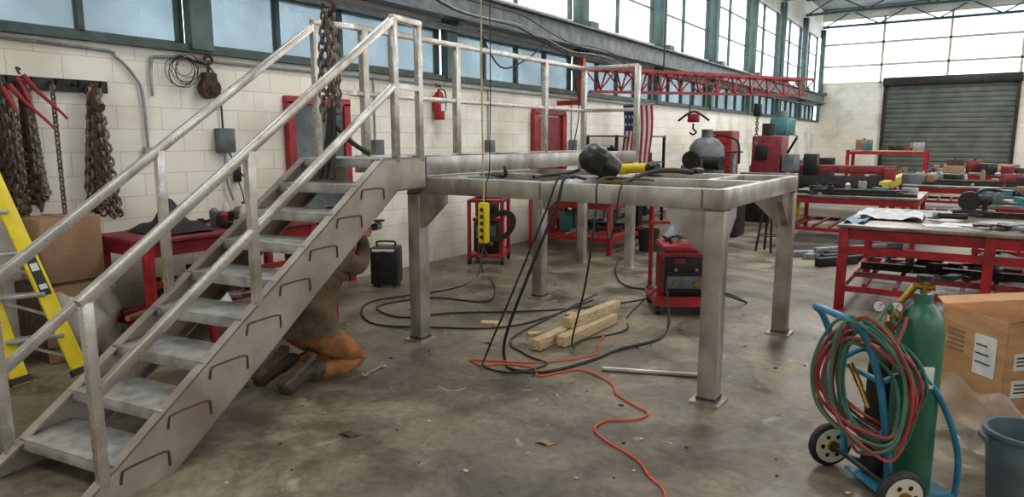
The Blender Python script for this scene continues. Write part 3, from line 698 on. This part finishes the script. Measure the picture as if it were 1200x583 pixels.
# ---------------------------------------------------------------- gas cart
b=B('oxy_acetylene_cart')
c=V((-.34,3.55,0));ux=V((.665,-.747,0));uy=V((.747,.665,0))
def wheel(a,R_=.118):
    b.cyl(P(a-.025,0,R_),P(a+.025,0,R_),R_*.78,'cream',seg=28)
    b.ring(P(a,0,R_),ux,R_-.022,.023,'black',32,10)
    b.cyl(P(a-.04,0,R_),P(a+.04,0,R_),.03,'brass',seg=16)
    for k in range(6):
        t=k*math.pi/3
        b.cyl(P(a-.027,math.cos(t)*.055,R_+math.sin(t)*.055),P(a+.027,math.cos(t)*.055,R_+math.sin(t)*.055),.012,'dark',seg=8)
wheel(-.27);wheel(.27)
b.cyl(P(-.27,0,.118),P(.27,0,.118),.012,'dark')
for a in(-.17,.17):
    b.path([P(a,.02,.12),P(a,-.02,.35),P(a*.95,-.07,.62),P(a*.9,-.16,.84),P(a*.8,-.22,.9)],.016,'blue',10,5)
    b.path([P(a,.02,.1),P(a,.2,.04),P(a,.36,.035)],.015,'blue',8,4)
    b.path([P(a*.95,-.05,.62),P(a*1.05,.1,.66),P(a*1.1,.24,.5),P(a*1.1,.34,.25),P(a,.36,.035)],.014,'blue',8,5)
b.path([P(-.136,-.22,.9),P(-.09,-.235,.912),P(.09,-.235,.912),P(.136,-.22,.9)],.016,'blue',10,4)
for (z_,n_) in((.35,-.02),(.62,-.07)):b.cyl(P(-.17,n_,z_),P(.17,n_,z_),.013,'blue')
b.hull(Matrix.Translation(P(0,.2,.03))@Matrix(((ux.x,uy.x,0,0),(ux.y,uy.y,0,0),(0,0,1,0),(0,0,0,1)))@Matrix.Diagonal((.36,.34,.012,1)),'blue')
g=P(.085,.17,.036)
b.lathe(g,[(0,0),(.09,.0),(.1,.015),(.1,.78),(.096,.83),(.078,.88),(.05,.915),(.036,.93),(.036,.97),(0,.97)],'gas',32)
b.cyl(g+V((0,0,.96)),g+V((0,0,1.03)),.016,'brass');b.cyl(g+V((-.045,0,1.0)),g+V((.045,0,1.0)),.014,'brass');b.cyl(g+V((0,0,1.03)),g+V((0,0,1.055)),.034,'black',seg=12)
b.cyl(g+V((0,0,.93)),g+V((0,0,.965)),.04,'gas')
b.box(g+V((.045,-.092,.6)),(.06,.012,.1),'white',rot=(0,0,.45),bev=.002)
h=P(-.10,.16,.036)
b.lathe(h,[(0,0),(.078,0),(.085,.012),(.085,.55),(.075,.6),(.05,.64),(.03,.66),(.03,.69),(0,.69)],'dark',28)
b.cyl(h+V((0,0,.68)),h+V((0,0,.76)),.015,'brass');b.cyl(h+V((-.04,0,.73)),h+V((.05,0,.73)),.013,'brass')
def gauge(p,d):
    p=V(p);d=V(d).normalized();b.cyl(p,p+d*.03,.03,'redb',seg=22);b.cyl(p+d*.028,p+d*.032,.025,'white',seg=22);b.beam(p+d*.033,p+d*.033+V((.012,0,.015)),.003,.003,'black')
for p in((h+V((-.05,-.05,.87))),(h+V((.03,-.06,.88))),(h+V((.03,-.07,.80))),(g+V((-.1,-.04,.9)))):
    gauge(p,(.0,-1,.12))
b.cyl(h+V((0,0,.75)),h+V((0,-.03,.86)),.02,'brass');b.cyl(h+V((0,-.03,.82)),h+V((.0,-.12,.8)),.018,'brass')
b.cyl(g+V((-.04,0,1.0)),g+V((-.1,-.02,.9)),.016,'brass');b.cyl(g+V((-.1,-.02,.9)),g+V((-.1,-.12,.86)),.018,'brass')
b.cyl(P(.02,-.12,.66),P(.1,-.12,.58),.014,'brass');b.cyl(P(.1,-.12,.58),P(.17,-.12,.5),.011,'brass')
b.done()
b=B('gas_hose_coil')
cc=V((-.33,3.4,.6));rx=V((.99,.09,0))
for k in range(15):
    R1=.165+R(-.05,.05);R2=.26+R(-.07,.06);dx=R(-.04,.04);dz=R(-.04,.04);dy=-.0+.012*k-.09;ph=R(0,1)
    pts=[]
    for j in range(14):
        t=2*math.pi*j/14
        pts.append(cc+rx*(math.cos(t)*R1*(1+.16*math.sin(2*t+ph))+dx-.07*math.sin(t))+V((0,dy+.015*math.sin(t*2+ph*5),math.sin(t)*R2*(1+.08*math.cos(3*t+ph*6))+dz)))
    b.path(pts,.008,'hred' if k%2 else 'hgreen',7,3,True)
b.path([cc+V((.0,0,.25)),cc+V((.05,.1,.36)),g+V((-.1,-.13,.84))],.008,'hgreen',7,4)
b.path([cc+V((.1,0,.2)),cc+V((.12,.1,.3)),h+V((.02,-.13,.78))],.008,'hred',7,4)
b.path([cc+V((-.1,0,-.2)),cc+V((-.02,-.03,-.33)),cc+V((.12,-.02,-.28)),cc+V((.2,0,-.1))],.008,'hred',7,4)
b.done()
# ---------------------------------------------------------------- cartons right
b=B('large_cardboard_carton')
A=V((-.10,4.95,0));e1=V((.33,-.34,0)).normalized();e2=V((-e1.y,e1.x,0));e2=e2 if e2.x>0 else -e2
L1_,L2_,HH=.46,.85,.69
cn=[A,A+e1*L1_,A+e1*L1_+e2*L2_,A+e2*L2_]
for i in range(4):
    p=cn[i];q=cn[(i+1)%4];b.beam(p+V((0,0,HH/2)),q+V((0,0,HH/2)),.008,HH,'card')
b.beam(A+e1*L1_/2+V((0,0,.02)),A+e1*L1_/2+e2*L2_+V((0,0,.02)),L1_,.01,'card')
def flap(p,q,out,l):
    out=V(out).normalized();p=V(p);q=V(q)
    b.prism([p,q,q+out*l-(q-p)*.04,p+out*l+(q-p)*.04],(0,0,.006),'card')
z_=V((0,0,HH))
flap(cn[2]+z_,cn[3]+z_,e2*.6+V((0,0,.8)),.2);flap(cn[3]+z_,cn[0]+z_,-e1+V((0,0,.25)),.1);flap(cn[1]+z_,cn[2]+z_,e1*.8+V((0,0,.35)),.2);flap(cn[0]+z_,cn[1]+z_,e2+V((0,0,-.5)),.2)
n1_=-e2*.007
def lab_(base,dirv,nrm,s_,z0_,w_,h_):
    b.beam(base+dirv*(s_-w_/2)+nrm+V((0,0,z0_)),base+dirv*(s_+w_/2)+nrm+V((0,0,z0_)),.003,h_,'white')
    for k in range(3):b.beam(base+dirv*(s_-w_*.4)+nrm*1.5+V((0,0,z0_+h_*(.25-.22*k))),base+dirv*(s_+w_*(.1+.1*k))+nrm*1.5+V((0,0,z0_+h_*(.25-.22*k))),.002,.008,'black')
lab_(A,e1,n1_,.33,.46,.15,.24)
fn_=e1*.007
lab_(cn[1],e2,fn_,.14,.46,.18,.1);lab_(cn[1],e2,fn_,.4,.45,.2,.12);lab_(cn[1],e2,fn_,.14,.3,.18,.1)
for k in range(5):b.beam(A+e1*.06+n1_+V((0,0,.56-.03*k)),A+e1*.18+n1_+V((0,0,.56-.03*k)),.002,.012,'card2')
b.done()
b=B('shipping_carton');b.box((1.15,4.75,.38),(.7,.5,.76),'card',rot=(0,0,.6),bev=.006);b.box((1.15,4.75,.765),(.7,.06,.006),'card2',rot=(0,0,.6));b.done()
b=B('crumpled_shrink_wrap')
def sw(u,v):
    x=-.08+u*.42;y=4.68-u*.4-.16*v
    return (x+.02*math.sin(v*14+u*5),y+.025*math.sin(u*17+v*6),max(.01,.3*(1-v)**1.1+.035*math.sin(u*11)*math.cos(v*13)+.02))
b.grid(sw,34,26,'plastic');b.done()
b=B('waste_bin')
b.lathe((.30,3.83,.0),[(0,.0),(.13,.0),(.135,.01),(.165,.34),(.178,.345),(.178,.365),(.158,.365),(.128,.02),(0,.02)],'binblue',32)
for t in(.4,3.5):b.box((.30+.18*math.cos(t),3.83+.18*math.sin(t),.32),(.02,.08,.03),'binblue',rot=(0,0,t),bev=.004)
b.sph((.30,3.83,.2),(.12,.12,.05),'card2');b.done()
b=B('cardboard_sheet');b.box((.22,3.42,.006),(.4,.3,.012),'card',rot=(0,0,.5));b.prism([(.05,3.35,.012),(.2,3.25,.012),(.24,3.3,.1),(.09,3.4,.1)],(.004,.004,0),'card');b.done()
# ---------------------------------------------------------------- left wall items
WF=WX
b=B('chain_rack')
b.box((WF+.03,2.4,2.15),(.02,1.25,.1),'dark')
for k in range(7):
    y=1.9+.17*k;b.path([(WF+.04,y,2.17),(WF+.12,y,2.14),(WF+.15,y,2.19)],.012,'dark',6,3)
for y,zb,n in((2.88,1.1,9),(2.2,1.15,8),(2.36,1.2,5)):
    for i in range(n):
        dy=R(-.09,.07);dx=R(.07,.14)
        b.chain([(WF+.1,y+dy*.3,2.15),(WF+dx,y+dy-.03,zb+R(0,.25)),(WF+dx+.02,y+dy+.03,zb+R(-.05,.1)),(WF+.1,y+dy*.4,2.13)],'rust' if i%2 else 'chain',.08,.012)
b.chain([(WF+.12,2.56,2.14),(WF+.12,2.56,1.0)],'chain',.05,.008)
b.path([(WF+.12,2.88,2.14),(WF+.13,2.84,2.0),(WF+.13,2.9,1.95),(WF+.13,2.93,2.0)],.02,'rust',8,4)
b.done()
b=B('red_load_binder')
for (y_,z_) in((2.34,2.2),(2.24,2.12)):
    b.path([(WF+.18,y_,z_),(WF+.2,y_+.08,z_-.12),(WF+.22,y_+.2,z_-.25),(WF+.24,y_+.26,z_-.33)],[.02,.015,.012,.01],'red',8,4)
    b.cyl((WF+.16,y_-.03,z_-.02),(WF+.2,y_+.02,z_-.2),.018,'red')
    b.path([(WF+.18,y_-.02,z_),(WF+.16,y_-.03,z_+.05),(WF+.14,y_,z_+.04)],.01,'dark',6,3)
    b.chain([(WF+.19,y_+.02,z_-.2),(WF+.18,y_+.03,z_-.75)],'chain',.06,.009)
b.done()
b=B('electrical_conduit')
b.path([(WF+.025,1.0,2.5),(WF+.025,2.9,2.47),(WF+.025,3.12,2.42),(WF+.025,3.28,2.25),(WF+.025,3.33,2.1),(WF+.025,3.34,1.64)],.013,'galv',8,4)
b.box((WF+.035,3.34,1.58),(.05,.09,.12),'galv',bev=.006);b.box((WF+.062,3.34,1.58),(.004,.05,.07),'white')
b.path([(WF+.025,3.42,2.1),(WF+.025,3.43,2.38),(WF+.025,3.55,2.46),(WF+.025,4.5,2.46),(WF+.025,9,2.46),(WF+.025,14,2.46)],.013,'galv',8,4)
b.path([(WF+.025,3.8,2.46),(WF+.03,4.0,2.4),(WF+.04,4.08,2.2),(WF+.03,4.1,1.82)],.01,'black',6,4)
b.box((WF+.055,4.1,1.7),(.1,.17,.24),'grey',bev=.008);b.path([(WF+.04,4.1,1.58),(WF+.04,4.1,1.3),(WF+.04,4.16,1.1)],.012,'galv')
b.path([(WF+.04,4.14,1.6),(WF+.1,4.2,1.4),(WF+.08,4.35,1.3),(WF+.05,4.4,1.6)],.008,'black')
for y in(6.2,8.6,11.2):
    b.box((WF+.055,y,1.6),(.09,.16,.22),'grey',bev=.008);b.path([(WF+.02,y,1.7),(WF+.02,y,2.45)],.012,'galv',6,1)
b.done()
b=B('wall_phone');b.box((WF+.04,4.22,1.36),(.06,.07,.16),'blackp',bev=.012);b.path([(WF+.06,4.22,1.28),(WF+.1,4.24,1.1),(WF+.06,4.22,.98)],.006,'black');b.done()
b=B('wire_coil')
for k in range(9):b.ring((WF+.05+.006*k,3.72+R(-.04,.04),2.36+R(-.03,.03)),(1,R(-.3,.3),R(-.3,.3)),.12+R(-.04,.03),.003,'dark',24,5)
b.done()
b=B('snatch_block')
b.cyl((WF+.03,3.96,2.2),(WF+.11,3.96,2.2),.1,'rust',seg=24);b.cyl((WF+.02,3.96,2.2),(WF+.13,3.96,2.2),.03,'dark');b.box((WF+.07,3.96,2.24),(.1,.13,.22),'rust',bev=.02)
b.path([(WF+.07,3.96,2.34),(WF+.07,3.96,2.42),(WF+.07,4.01,2.46),(WF+.07,3.97,2.51),(WF+.07,3.92,2.47)],.015,'rust');b.done()
b=B('door_2')
for y in(4.9,5.7):b.box((WF+.045,y,1.06),(.08,.09,2.12),'red')
b.box((WF+.045,5.3,2.14),(.08,.9,.08),'red');b.box((WF+.03,5.3,1.05),(.04,.74,2.1),'grey');b.sph((WF+.07,5.6,1.0),.03,'brass');b.done()
b=B('fire_extinguisher')
ex,ey=WF+.1,7.35
b.lathe((ex,ey,1.98),[(0,0),(.07,0),(.075,.02),(.075,.3),(.055,.36),(.02,.39),(.02,.42),(0,.42)],'red',20)
b.beam((ex,ey-.06,2.42),(ex,ey+.04,2.43),.02,.015,'black');b.beam((ex,ey-.07,2.46),(ex,ey+.03,2.44),.02,.012,'black');b.path([(ex,ey+.03,2.4),(ex+.04,ey+.09,2.35),(ex+.03,ey+.1,2.1)],.01,'black');b.box((ex+.073,ey,2.15),(.008,.08,.1),'white');b.box((WF+.015,ey,2.2),(.03,.06,.2),'red');b.done()
b=B('door_3')
for y in(9.9,10.85):b.box((WF+.045,y,1.08),(.08,.14,2.16),'red')
b.box((WF+.045,10.37,2.18),(.08,1.05,.08),'red');b.box((WF+.03,10.37,1.05),(.03,.82,2.1),'redb');b.sph((WF+.06,10.7,1.0),.03,'brass');b.done()
b=B('yellow_stepladder')
la,lb=V((-5.3,2.2,0)),V((-6.10,1.97,1.75));ma,mb=V((-5.43,1.86,0)),V((-6.16,1.74,1.75))
for p,q in((la,lb),(ma,mb)):
    b.beam(p,q,.03,.11,'yellow',up=(0,1,0),bev=.004);b.beam(p+V((0,.0,.01)),p+(q-p)*.03,.045,.13,'black',up=(0,1,0))
d=(lb-la)
b.beam(la+d*.33,la+d*.5,.034,.07,'black',up=(0,1,0));b.beam(la+d*.355,la+d*.375,.037,.05,'white',up=(0,1,0));b.beam(la+d*.43,la+d*.46,.037,.05,'white',up=(0,1,0))
for k in range(1,6):
    t=k*.17
    b.beam(la+(lb-la)*t,ma+(mb-ma)*t,.09,.03,'alu',bev=.004)
    b.beam(la+(lb-la)*(t-.1)+V((-.02,0,0)),ma+(mb-ma)*t+V((-.02,0,0)),.004,.02,'alu')
b.done()
b=B('cardboard_carton');b.box((-6.02,2.44,.855),(.42,.44,.5),'card2',bev=.006);b.box((-6.02,2.44,1.108),(.42,.06,.005),'card2');b.beam((-5.808,2.3,.9),(-5.808,2.5,.9),.003,.08,'card2');b.done()
b=B('wooden_crate');b.box((-6.0,2.42,.3),(.5,.5,.6),'rust',bev=.01)
for k in range(5):b.box((-5.74,2.42,.06+.12*k),(.02,.5,.1),'card2')
b.done()
b=B('clear_plastic_bag');b.grid(lambda u,v:(-5.72+.2*math.sin(u*3.14)*math.sin(v*2.8+.3),2.2+.5*u+.02*math.sin(v*13),.03+v*.5+.03*math.sin(u*15)),20,18,'plastic');b.done()
b=B('black_work_jacket')
b.grid(lambda u,v:(-6.05+.6*u,2.95+.5*v,.93+.2*math.sin(u*3.1)*math.sin(v*3.1)*(1+.4*math.sin(u*9+v*7))),18,18,'black');b.done()
b=B('spray_can')
for (x,y,m_) in((-5.5,3.75,'white'),(-5.6,3.85,'gas'),(-5.85,3.8,'white'),(-5.55,4.05,'blue')):
    b.lathe((x,y,.92),[(0,0),(.032,0),(.032,.17),(.02,.19),(.018,.21),(0,.21)],m_,16)
b.done()
clutter('hand_tool_pile',-6.0,-5.4,3.55,4.35,.92,36,.2,.18)
clutter('bench_shelf_parts',-6.0,-5.5,2.9,4.3,.28,26,.35,.3)
b=B('white_paper_bag');b.grid(lambda u,v:(-5.45+.03*math.sin(v*9)+.14*u,2.95+.5*v,.3+.2*math.sin(u*3)*abs(math.sin(v*6))),14,14,'cloth');b.done()
b=B('red_steel_frame');b.beam((-5.2,3.2,.28),(-4.75,4.1,.28),.06,.08,'red')
for p in((-5.2,3.2),(-4.75,4.1)):b.box((p[0],p[1],.12),(.06,.06,.24),'red')
b.done()
b=B('scrap_bucket')
b.lathe((-4.15,9.9,0),[(0,0),(.14,0),(.17,.34),(.155,.34),(.13,.02),(0,.02)],'dark',20);b.done()
# ---------------------------------------------------------------- jib boom
b=B('red_jib_crane_boom')
J0=V((-5.7,10.8,2.92));J1=V((-3.05,15.3,2.92));d=(J1-J0).normalized();sd=V((-d.y,d.x,0))
n=12;Lb=(J1-J0).length
for s_ in(-1,1):b.beam(J0+sd*s_*.16,J1+sd*s_*.16,.05,.05,'red')
lo_=V((0,0,-.38));b.beam(J0+lo_,J1+lo_*.8,.05,.05,'red')
for i in range(n):
    p=J0+d*Lb*i/n;q=J0+d*Lb*(i+1)/n;mid=(p+q)/2+lo_*.9
    for s_ in(-1,1):
        b.beam(p+sd*s_*.16,mid,.025,.025,'red');b.beam(mid,q+sd*s_*.16,.025,.025,'red')
    b.beam(p-sd*.16,p+sd*.16,.03,.03,'red');b.beam(p-sd*.16,q+sd*.16,.02,.02,'red')
b.beam((-5.78,10.65,2.3),(-5.78,10.65,3.1),.1,.1,'red');b.beam((-6.25,10.65,2.35),(-5.75,10.65,2.35),.08,.08,'red')
for t_ in(.3,.85):b.cyl(J0+d*Lb*t_,J0+d*Lb*t_+V((0,0,3.7)),.012,'dark',seg=6)
b.path([J0+d*2.2+lo_,J0+d*2.2+V((0,0,-.75))],.012,'dark',6,1)
h0=J0+d*2.3+V((0,0,-.8));b.box(h0,(.2,.14,.16),'red',bev=.02);b.path([h0+V((-.3,0,-.05)),h0+V((0,0,.12)),h0+V((.3,0,-.05))],.022,'dark');b.path([h0+V((0,0,-.1)),h0+V((.0,0,-.2)),h0+V((.06,0,-.26)),h0+V((0,0,-.31)),h0+V((-.06,0,-.27))],.018,'dark')
h0=J0+d*3.9+V((0,0,-.62));b.box(h0,(.14,.14,.25),'dark',bev=.02);b.chain([h0,h0+V((0,0,-.7))],'chain',.08,.012)
b.done()
b=B('american_flag')
fc=V((-5.5,13.0,0));fx=V((.9,.43,0)).normalized()
fc=V((-5.42,12.2,0))
def fl_(u,v):return fc+fx*(u-.5)*.54+V((.0,.03*math.sin(u*7+v*3),2.36-1.16*v))+V((.02*math.sin(v*5),0,0))
def fm(i,j):
    if i<14 and j<10:return 'white' if (i%3==1 and j%3==1) else 'fblue'
    return 'fred' if (i//2)%2==0 else 'white'
b.grid(fl_,26,24,fm);b.path([fc+fx*-.32+V((0,0,2.38)),fc+fx*.32+V((0,0,2.38))],.012,'wood',6,1);b.path([fc+V((0,0,2.38)),fc+V((0,0,3.3))],.005,'black',5,1);b.done()
# ---------------------------------------------------------------- far machines
b=B('grey_press_machine')
b.lathe((-4.2,12.6,0),[(0,0),(.4,0),(.4,.9),(.34,.95),(.33,1.4),(.3,1.6),(.2,1.72),(.1,1.76),(.1,1.9),(0,1.9)],'grey',28)
b.box((-3.7,12.4,.45),(.5,.6,.9),'dark',bev=.03);b.box((-3.7,12.4,.95),(.6,.7,.08),'grey',bev=.01);b.cyl((-4.05,12.2,1.3),(-3.75,12.1,1.3),.12,'dark');b.path([(-3.9,12.2,1.8),(-3.5,12.1,1.7),(-3.45,12.1,1.3)],.02,'dark')
b.cyl((-4.35,12.25,1.35),(-4.35,12.18,1.35),.16,'dark',seg=24);b.box((-4.1,12.2,.7),(.3,.1,.4),'dark',bev=.02);b.cyl((-3.6,12.3,1.),(-3.6,12.3,1.5),.04,'galv');b.ring((-3.6,12.3,1.5),(0,0,1),.14,.015,'dark',20,6)
for k in range(3):b.ring((-4.2,12.6,1.0+.2*k),(0,0,1),.345-.008*k,.015,'dark',28,6)
b.done()
b=B('ironworker_machine')
mx_,my_=-3.55,15.0
b.box((mx_,my_,.5),(.9,.7,1.0),'dark',bev=.03);b.box((mx_-.1,my_,1.4),(.6,.6,.8),'redb',bev=.04);b.box((mx_+.35,my_-.1,1.25),(.25,.5,.35),'grey',bev=.02);b.cyl((mx_-.15,my_,1.8),(mx_-.15,my_,2.05),.13,'dark');b.box((mx_,my_-.4,1.02),(1.1,.25,.05),'galv',bev=.01);b.path([(mx_+.3,my_-.2,1.45),(mx_+.5,my_-.4,1.75)],.025,'black',8,1);b.box((mx_-.2,my_-.31,1.45),(.25,.04,.3),'blackp',bev=.01)
b.done()
b=B('bench_grinder_stand');b.cyl((-4.9,11.2,0),(-4.9,11.2,.9),.06,'dark');b.box((-4.9,11.2,.02),(.35,.35,.04),'dark');b.box((-4.9,11.2,1.0),(.3,.2,.2),'teal',bev=.03)
for s_ in(-1,1):b.cyl((-4.9+s_*.18,11.2,1.0),(-4.9+s_*.24,11.2,1.0),.12,'dark',seg=20)
b.done()
b=B('red_tool_cabinet');b.box((-5.3,17,.98),(.7,.6,1.9),'redb',bev=.02)
for k in range(6):b.box((-5.3,16.69,.35+.28*k),(.6,.02,.24),'red');b.box((-5.3,16.67,.42+.28*k),(.4,.02,.02),'galv')
b.done()
b=B('teal_drill_press')
b.cyl((-4.9,21.8,0),(-4.9,21.8,2.3),.12,'teal');b.box((-4.9,21.7,.1),(.8,1.,.2),'teal',bev=.02);b.box((-4.9,21.5,2.1),(.5,1.1,.5),'teal',bev=.05);b.cyl((-4.9,21.1,1.9),(-4.9,21.1,1.4),.06,'galv');b.box((-4.9,21.2,1.0),(.6,.6,.08),'grey',bev=.01);b.cyl((-4.9,21.3,2.35),(-4.9,21.3,2.55),.15,'grey')
b.path([(-4.65,21.2,1.95),(-4.4,21.2,1.8)],.02,'dark',6,1);b.done()
b=B('cnc_plasma_table')
X0,X1,Y0,Y1=-4.5,-1.6,16.,20.5
for x in(X0,X1):
    b.beam((x,Y0,.75),(x,Y1,.75),.16,.2,'yel2',bev=.01)
    for y in(Y0+.2,(Y0+Y1)/2,Y1-.2):b.box((x,y,.33),(.12,.12,.66),'red')
for k in range(18):
    y=Y0+.2+(Y1-Y0-.4)*k/17;b.beam((X0+.1,y,.7),(X1-.1,y,.7),.02,.12,'dark')
b.beam((X0-.1,17.2,1.05),(X1+.1,17.2,1.05),.2,.18,'redb',bev=.02);b.box((-3.2,17.0,1.15),(.3,.3,.5),'blackp',bev=.02)
for x in(X0,X1):b.box((x,17.2,.95),(.2,.4,.3),'redb',bev=.02)
b.done()
b=B('yellow_floor_rail');b.beam((-3.1,13.2,.55),(-2.9,14.4,.55),.1,.1,'yel2');
for t_ in(0,.5,1):b.beam((-3.1+.2*t_,13.2+1.2*t_,0),(-3.1+.2*t_,13.2+1.2*t_,.5),.08,.08,'yel2')
b.done()
b=B('red_storage_rack')
for x in(-3.6,-1.4):
    for y in(25.,26.2):b.box((x,y,.7),(.1,.1,1.4),'red')
for z in(.3,1.3):
    for y in(25.,26.2):b.beam((-3.6,y,z),(-1.4,y,z),.06,.1,'red')
    b.box((-2.5,25.6,z+.06),(2.1,1.1,.02),'wood')
b.done()
clutter('rack_parts',-3.4,-1.6,25.1,26.1,1.38,14,.6,.4);clutter('rack_parts',-3.4,-1.6,25.1,26.1,.38,14,.7,.6)
b=B('grey_lathe');b.box((-5.2,15.2,.4),(.7,1.8,.8),'grey',bev=.03);b.box((-5.2,15.2,.9),(.4,1.7,.15),'dark',bev=.02);b.box((-5.2,15.8,1.15),(.55,.5,.5),'grey',bev=.04);b.cyl((-5.2,15.5,1.15),(-5.2,15.4,1.15),.14,'galv');b.box((-5.2,14.5,1.05),(.3,.25,.25),'grey',bev=.03);b.done()
for (x,y,mm,k) in((.4,23.5,'card2',3),(2.6,23.5,'card2',3),(-.6,28,'card2',2),(2.4,29,'dark',2),(-5.2,25,'grey',3),(-5.1,28.5,'dark',3)):
    b=B('loaded_pallet')
    for j in range(5):b.box((x-.5+.25*j,y,.12),(.12,1.1,.025),'wood')
    for j in(-.45,0,.45):b.box((x,y+j,.055),(1.15,.1,.1),'wood')
    for j in range(k):
        for i in range(2):b.box((x-.28+.56*i,y+R(-.05,.05),.3+.3*j),(.5,R(.6,.95),.29),mm if (i+j)%2 else random.choice(['card2','dark','grey']),bev=.01)
    b.done()
b=B('shop_stool')
sx_,sy_=-2.6,10.9
for t in range(4):
    a=t*math.pi/2+.5;b.beam((sx_+.18*math.cos(a),sy_+.18*math.sin(a),0),(sx_+.1*math.cos(a),sy_+.1*math.sin(a),.62),.03,.03,'dark')
b.cyl((sx_,sy_,.62),(sx_,sy_,.67),.16,'blackp',seg=24);b.ring((sx_,sy_,.25),(0,0,1),.15,.01,'dark');b.done()
# ---------------------------------------------------------------- camera, light
cam=bpy.data.cameras.new('camera');cam.sensor_width=36;cam.lens=24;cam.clip_end=200
co=bpy.data.objects.new('camera',cam);sc.collection.objects.link(co);co.location=(0,0,1.7);co.rotation_euler=(math.radians(81),0,math.atan(550/810));sc.camera=co
w=bpy.data.worlds.new('overcast_sky');sc.world=w;w.use_nodes=True;bg=w.node_tree.nodes['Background'];bg.inputs[0].default_value=(.92,.96,1,1);bg.inputs[1].default_value=3.6
for (x,y,e_) in((-3,-1,120),(4,-1,90),(-3,6,150),(4,6,120),(-3,13,200),(4,13,210),(-3,20,270),(4,20,290),(0,28,380)):  # added area fill under the roof, stronger towards the far end; no real fixtures
    l=bpy.data.lights.new('added_fill_light','AREA');l.shape='RECTANGLE';l.size=2.5;l.size_y=1.2;l.energy=e_;l.color=(1,.96,.89)
    o=bpy.data.objects.new('added_fill_light',l);sc.collection.objects.link(o);o.location=(x,y,6.5)
sc.view_settings.view_transform='Standard';sc.view_settings.exposure=0.08
